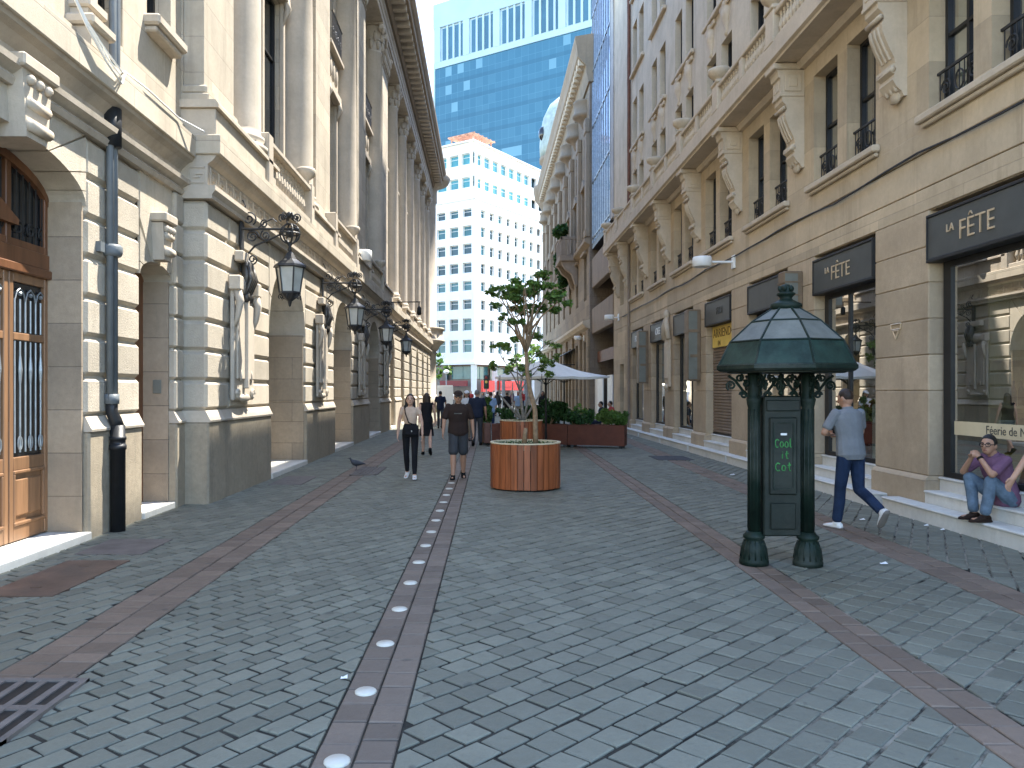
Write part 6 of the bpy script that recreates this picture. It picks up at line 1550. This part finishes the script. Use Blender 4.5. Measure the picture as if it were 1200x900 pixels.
        m = MB(); m.smooth = True; m.loft([(A + dn * .072 * k - fd * .08 * k, sd * .03 * k, dn * .013 * k), (A + dn * .072 * k - fd * .04 * k, sd * .041 * k, dn * .014 * k), (A + dn * .072 * k + fd * .08 * k, sd * .05 * k, dn * .014 * k), (A + dn * .072 * k + fd * .16 * k, sd * .043 * k, dn * .013 * k), (A + dn * .07 * k + fd * .195 * k, sd * .02 * k, dn * .01 * k)], 14); m.build('sole', CL['sole' if shoes == 'shoew' else shoes], o, world=False)
    # hair
    if hair:
        m = MB(); m.ball(head + HR @ Vector((0, -.014, .022)) * k, (.083 if hairlen or seat else .079) * k, (.096 if hairlen or seat else .093) * k, (.107 if hairlen or seat else .096) * k, 16, 12, HR)
        cut = []
        for q in range(len(m.v)):
            p = Vector(m.v[q]); l = HR.transposed() @ (p - head) / k
            if l.y > .05 and l.z < .05: l = Vector((l.x * .9, .03, l.z * .85)); m.v[q] = tuple(head + (HR @ l) * k)
            elif l.z < -.035 and l.y > -.02: l = Vector((l.x * .8, l.y * .6, l.z * .6)); m.v[q] = tuple(head + (HR @ l) * k)
        if hairlen:
            L = hairlen
            for (x, y, ww) in ((-.062, -.03, .036), (.062, -.03, .036), (-.03, -.065, .05), (.03, -.065, .05), (0, -.07, .05)):
                m.tube([head + HR @ Vector((x, y, .05)) * k, head + HR @ Vector((x * 1.15, y * 1.05, -.06)) * k, head + HR @ Vector((x * 1.3, y * 1.1, -.06 - L * .5)) * k, head + HR @ Vector((x * 1.2, y * 1.0 - .01, -.06 - L)) * k], [ww * k, ww * 1.05 * k, ww * k, ww * .45 * k], 8)
        me = remesh(m, .009 if vox < .012 else .014, 2); me.materials.append(HAIR[hair]); me.name = 'hair'; part('hair', None, t, me)
    if face:
        for s in (-1, 1):
            m = MB(); m.smooth = True; m.ball(head + HR @ Vector((s * .030, .083, .006)) * k, .012 * k, .006 * k, .006 * k, 8, 6, HR); m.build('eye', M['lens'], t, world=False)
            m = MB(); m.smooth = True; m.tube([head + HR @ Vector((s * .014, .089, .026)) * k, head + HR @ Vector((s * .032, .086, .031)) * k, head + HR @ Vector((s * .05, .074, .024)) * k], .0045 * k, 5); m.build('eyebrow', HAIR['brown'], t, world=False)
        m = MB(); m.smooth = True; m.ball(head + HR @ Vector((0, .088, -.058)) * k, .023 * k, .007 * k, .007 * k, 8, 6, HR); m.build('mouth', M['lip'], t, world=False)
    for ex in extras:
        if ex == 'shades' or ex == 'glasses':
            m = MB(); m.smooth = True
            for s in (-1, 1):
                if ex == 'shades': m.ball(head + HR @ Vector((s * .033, .090, .004)) * k, .029 * k, .008 * k, .021 * k, 10, 6, HR)
                else: m.tube(spiral(head + HR @ Vector((s * .033, .095, .004)) * k, .026 * k, .026 * k, 1, HR @ Vector((1, 0, 0)), HR @ Vector((0, 0, .75)), 0, 18), .004, 5)
                m.tube([head + HR @ Vector((s * .06, .085, .008)) * k, head + HR @ Vector((s * .08, -.005, .008)) * k], .004 * k, 5)
            m.tube([head + HR @ Vector((-.012, .098, .008)) * k, head + HR @ Vector((.012, .098, .008)) * k], .004 * k, 5); m.build('glasses', M['lens'], t, world=False)
        if ex in ('cap', 'whitecap'):
            m = MB(); m.smooth = True; c = head + HR @ Vector((0, -.008, .05)) * k
            prof = []
            m.ball(c, .092 * k, .106 * k, .078 * k, 18, 10, HR)
            for q in range(len(m.v)):
                l = HR.transposed() @ (Vector(m.v[q]) - c)
                if l.z < -.01: m.v[q] = tuple(c + HR @ Vector((l.x, l.y, -.01)))
            m.loft([(c + HR @ Vector((0, .05, -.005)) * k, HR @ Vector((.085, 0, 0)) * k, HR @ Vector((0, .005, .012)) * k), (c + HR @ Vector((0, .12, -.012)) * k, HR @ Vector((.075, 0, 0)) * k, HR @ Vector((0, .004, .009)) * k), (c + HR @ Vector((0, .175, -.028)) * k, HR @ Vector((.04, 0, 0)) * k, HR @ Vector((0, .004, .006)) * k)], 14)
            m.build('cap', CL['white' if ex == 'whitecap' else 'brownblack'], t, world=False)
        if ex == 'bag':
            m = MB(); c = pel + Vector((-.03, .16 * k, .06)); m.box(c.x - .15, c.x + .13, c.y - .03, c.y + .04, c.z - .12, c.z + .08, .025); m.box(c.x - .15, c.x + .13, c.y + .04, c.y + .05, c.z - .02, c.z + .08, .006); o = m.build('shoulder_bag', CL['black'], t, world=False)
            m = MB(); m.box(c.x - .03, c.x - .01, c.y + .05, c.y + .056, c.z - .05, c.z - .02); m.build('clasp', M['silver'], o, world=False)
            m = MB(); m.tube([c + Vector((-.12, .0, .07)), pel + up_ * .2 * k + fw * .13 * k + rt * .02, pel + up_ * .4 * k + fw * .145 * k + rt * .085 * k, sho[1] + up_ * .045 + fw * .05 - rt * .05, sho[1] + up_ * .035 - fw * .05 - rt * .05, pel + up_ * .3 * k - fw * .14, pel + up_ * .08 - fw * .13 - rt * .08], .011, 6); m.build('strap', CL['black'], t, world=False)
        if ex == 'print':
            m = MB(); m.tube([pel + up_ * .335 * k + fw * (.135 * k + .022) + rt * q for q in (-.07, -.02, .03, .08)], .009, 5); m.build('shirt_print', M['kioskglass'], t, world=False)
        if ex == 'phone':
            p = wr[1]; m = MB(); m.box(p.x - .04, p.x + .03, p.y + .06, p.y + .075, p.z - .02, p.z + .12, .006); m.build('phone', M['black'], t, world=False)
        if ex == 'watch':
            for q in (0,):
                f = (wr[q] - el[q]).normalized(); m = MB(); m.tube([wr[q] - f * .035, wr[q] - f * .01], .034 * k, 12); m.build('watch', CL['shoeb'], t, world=False)
        if ex == 'pack':
            m = MB(); c = pel + up_ * .30 * k - fw * .17 * k; m.box(c.x - .14, c.x + .14, c.y - .07, c.y + .06, c.z - .2, c.z + .2, .05); m.build('backpack', CL['black'], t, world=False)
    return t
def at(x, y):      # ground point seen at that pixel
    Y = 1.72 * 900 / (y - 458); return ((x - 568) / 900 * Y, Y, 0)
person('woman in beige crop top and black jeans with black shoulder bag, walking towards the camera', at(481, 561), R(178), 1.66, 'light skin', 'tan', .42, 'black', 1.0, 'shoew', 'black', .22, legs=((.22, .12), (-.20, .22)), arms=((.12, .12), (-.12, .2)), abd=(.24, .24), female=True, vox=.007, crop=True, extras=('bag',), headturn=(.1, -.08))
person('man in dark brown t-shirt, shorts, cap and sunglasses walking towards the camera', at(537, 561), R(182), 1.72, 'tan skin', 'brownblack', .85, 'charcoal', .46, 'shoeb', 'brown', 0, legs=((-.16, .2), (.2, .1)), arms=((-.1, .15), (.12, .15)), abd=(.26, .26), vox=.007, slim=1.12, hem=.13, extras=('cap', 'shades', 'print'))
person('woman with long dark hair in a short black dress walking away behind the beige-topped woman', at(500, 533), R(4), 1.66, 'light skin', 'black', .1, 'black', 1, 'shoeb', 'brown', .25, legs=((.2, .1), (-.25, .5)), arms=((-.15, .1), (.2, .1)), abd=(.12, .2), female=True, skirt=.22, vox=.010, face=False)
person('man in a navy t-shirt and dark trousers walking away along the palace, farther off', at(516, 502), R(-4), 1.72, 'tan skin', 'navy', .7, 'charcoal', 1, 'shoeb', 'black', 0, legs=((.2, .1), (-.2, .3)), abd=(.2, .2), vox=.013, face=False)
person('man in a navy polo walking away, half hidden behind the man in the cap', at(559, 522), R(-2), 1.76, 'tan skin', 'navy', .7, 'charcoal', 1, 'shoeb', 'grey', 0, legs=((-.2, .35), (.2, .1)), abd=(.2, .22), slim=1.1, vox=.010, face=False)
person('person in a white cap and white top just behind the man in the brown t-shirt', (-.62, 26.5, 0), R(180), 1.72, 'light skin', 'white', .7, 'khaki', 1, 'shoeb', 'brown', .1, legs=((.15, .1), (-.15, .2)), female=True, vox=.012, extras=('whitecap',))
person('man in grey polo, blue jeans and white trainers walking away towards the shops', at(997, 621), R(18), 1.75, 'tan skin', 'grey', .72, 'jeans', 1.0, 'shoew', 'brown', 0, legs=((.16, .04), (-.06, .95)), hands=((Vector((-.10, .27, 1.17)), (-.9, -.3, -.6), .9), (Vector((.08, .29, 1.15)), (.9, -.3, -.6), .9)), lean=.09, vox=.007, slim=1.03, headturn=(.25, .25), face=False, hem=.11, extras=('phone',))
# seated man: local +y faces the street
person('man in purple polo and jeans sitting on marble steps, hands at his mouth', (6.10, 9.02, .37), R(98), 1.72, 'tan skin', 'purple', .75, 'paleblue', 1.0, 'shoebr', 'black', 0, lean=.30, seat=(0, -.02, .10), feet=((Vector((-.10, .34, -.085)), (-.25, 1, .9)), (Vector((.11, .30, -.085)), (.25, 1, .9))), hands=((Vector((-.05, .37, .585)), (-.6, .3, -.9), 1.0), (Vector((.05, .385, .565)), (.6, .3, -.9), 1.1)), headturn=(.45, .0), vox=.007, extras=('glasses', 'watch'), group=None)
person('bare-armed woman in dark clothes at the right edge, mostly cut off', (5.06, 6.82, 0), R(100), 1.66, 'tan skin', 'black', .08, 'black', 1.0, 'shoeb', 'brown', .2, legs=((.05, .0), (-.03, .05)), arms=((.1, .2), (.15, .45)), abd=(.16, .2), female=True, vox=.0075, skirt=.25, group=None)
CR = [(575, 30, 0, 'sky', 'jeans', 'person in light blue with dark jeans in the far crowd, left of the tree'), (583, 52, 1, 'charcoal', 'black', 'person in charcoal in the far crowd below the traffic light'), (594, 46, 0, 'black', 'black', 'person all in black in the far crowd just left of the slim trunk'), (600, 60, 1, 'purple', 'charcoal', 'person in purple in the far crowd near the slim trunk'), (607, 44, 0, 'sky', 'khaki', 'person in light blue with khaki trousers in the far crowd'), (572, 64, 1, 'white', 'jeans', 'person in white with jeans at the far crossing, left'), (612, 66, 0, 'red', 'jeans', 'person in red at the far crossing, centre'), (588, 74, 0, 'white', 'black', 'person in white with black trousers at the far crossing'), (636, 40, 1, 'black', 'black', 'dark figure standing under the umbrella by its pole'), (579, 84, 0, 'tan', 'navy', 'person in beige at the far side of the crossing'), (601, 86, 1, 'navy', 'khaki', 'person in navy with khaki trousers across the crossing'), (552, 70, 0, 'red', 'black', 'person in red at the far crossing, behind the men in the middle'), (566, 58, 1, 'grey', 'jeans', 'person in grey in the far crowd by the navy polo man'), (530, 78, 0, 'white', 'navy', 'person in white far off beside the end of the palace')]
for (x, Y, f, tp, bt, lab) in CR:
    a = rnd.uniform(.1, .25)
    person(lab, ((x - 568) / 900 * Y, Y, 0), rnd.choice((0, pi, pi, 1.4)) + rnd.uniform(-.3, .3), rnd.uniform(1.6, 1.78), rnd.choice(list(SKIN)), tp, rnd.choice((.6, .8, 1.2)), bt, 1.0, 'shoeb', rnd.choice(('black', 'brown')), .2 if f else 0, legs=((a, .1), (-a, .25)), female=bool(f), vox=.022, face=False, group='people in the far crowd')
for (c, tp, lab) in (((4.62, 30.0, 0), 'navy', 'person in dark blue seated at the cafe behind the long planter'), ((5.15, 31.0, 0), 'red', 'person in red seated at the cafe by the tan building corner')):
    person(lab, (c[0], c[1], .45), R(100), 1.7, 'tan skin', tp, .8, 'navy', 1, 'shoeb', 'black', 0, lean=.1, seat=(0, 0, .10), feet=((Vector((-.1, .42, -.36)), (0, 1, .6)), (Vector((.1, .42, -.36)), (0, 1, .6))), vox=.014, face=False, group='cafe guests')
    t = thing('cafe_chair', 'dark cafe chair under the ' + ('person in dark blue' if tp == 'navy' else 'person in red'), 'chair', c, R(100), group='cafe chairs')
    b = MB(); b.box(-.22, .22, -.2, .22, .42, .455, .01); b.build('seat', M['black'], t, world=False)
    b = MB(); b.box(-.22, .22, -.26, -.22, .55, .9, .01); b.build('backrest', M['black'], t, world=False)
    for sx in (-1, 1):
        for sy in (-1, 1): b = MB(); b.tube([(sx * .2, sy * .19, .43), (sx * .21, sy * .22, 0)], .015, 6); b.build('leg', M['black'], t, world=False)
# pigeon
t = thing('pigeon', 'dark pigeon walking on the paving near the palace steps', 'pigeon', at(418, 551), R(100))
b = MB(); F = Vector((0, 1, 0))
secs = [((0, -.20, .13), .012, .006), ((0, -.14, .135), .03, .012), ((0, -.08, .145), .05, .04), ((0, 0, .15), .062, .062), ((0, .06, .165), .056, .06), ((0, .10, .19), .038, .042), ((0, .12, .225), .026, .026), ((0, .135, .25), .024, .026), ((0, .155, .265), .014, .016)]
b.loft([(c, (a, 0, 0), (0, -.35 * e, e)) for c, a, e in secs], 12)
for s in (-1, 1): b.loft([((s * .05, .06, .17), (.014, 0, 0), (0, 0, .035)), ((s * .058, -.02, .165), (.012, 0, 0), (0, 0, .042)), ((s * .04, -.12, .15), (.008, 0, 0), (0, 0, .02)), ((s * .02, -.18, .14), (.004, 0, 0), (0, 0, .008))], 8)
for s in (-1, 1): b.tube([(s * .025, .01, .11), (s * .028, .0, .06), (s * .028, .01, .008)], [.02, .008, .006], 6)
for s in (-1, 1):
    for q in (-.02, 0, .02): b.tube([(s * .028, .01, .008), (s * .028 + q, .045, .005)], .005, 5)
me = remesh(b, .006, 2); me.materials.append(M['pigeon']); me.name = 'body'; part('body', None, t, me)
b = MB(); b.tube([(0, .16, .262), (0, .195, .252)], [.008, .002], 6); b.build('beak', M['black'], t, world=False)
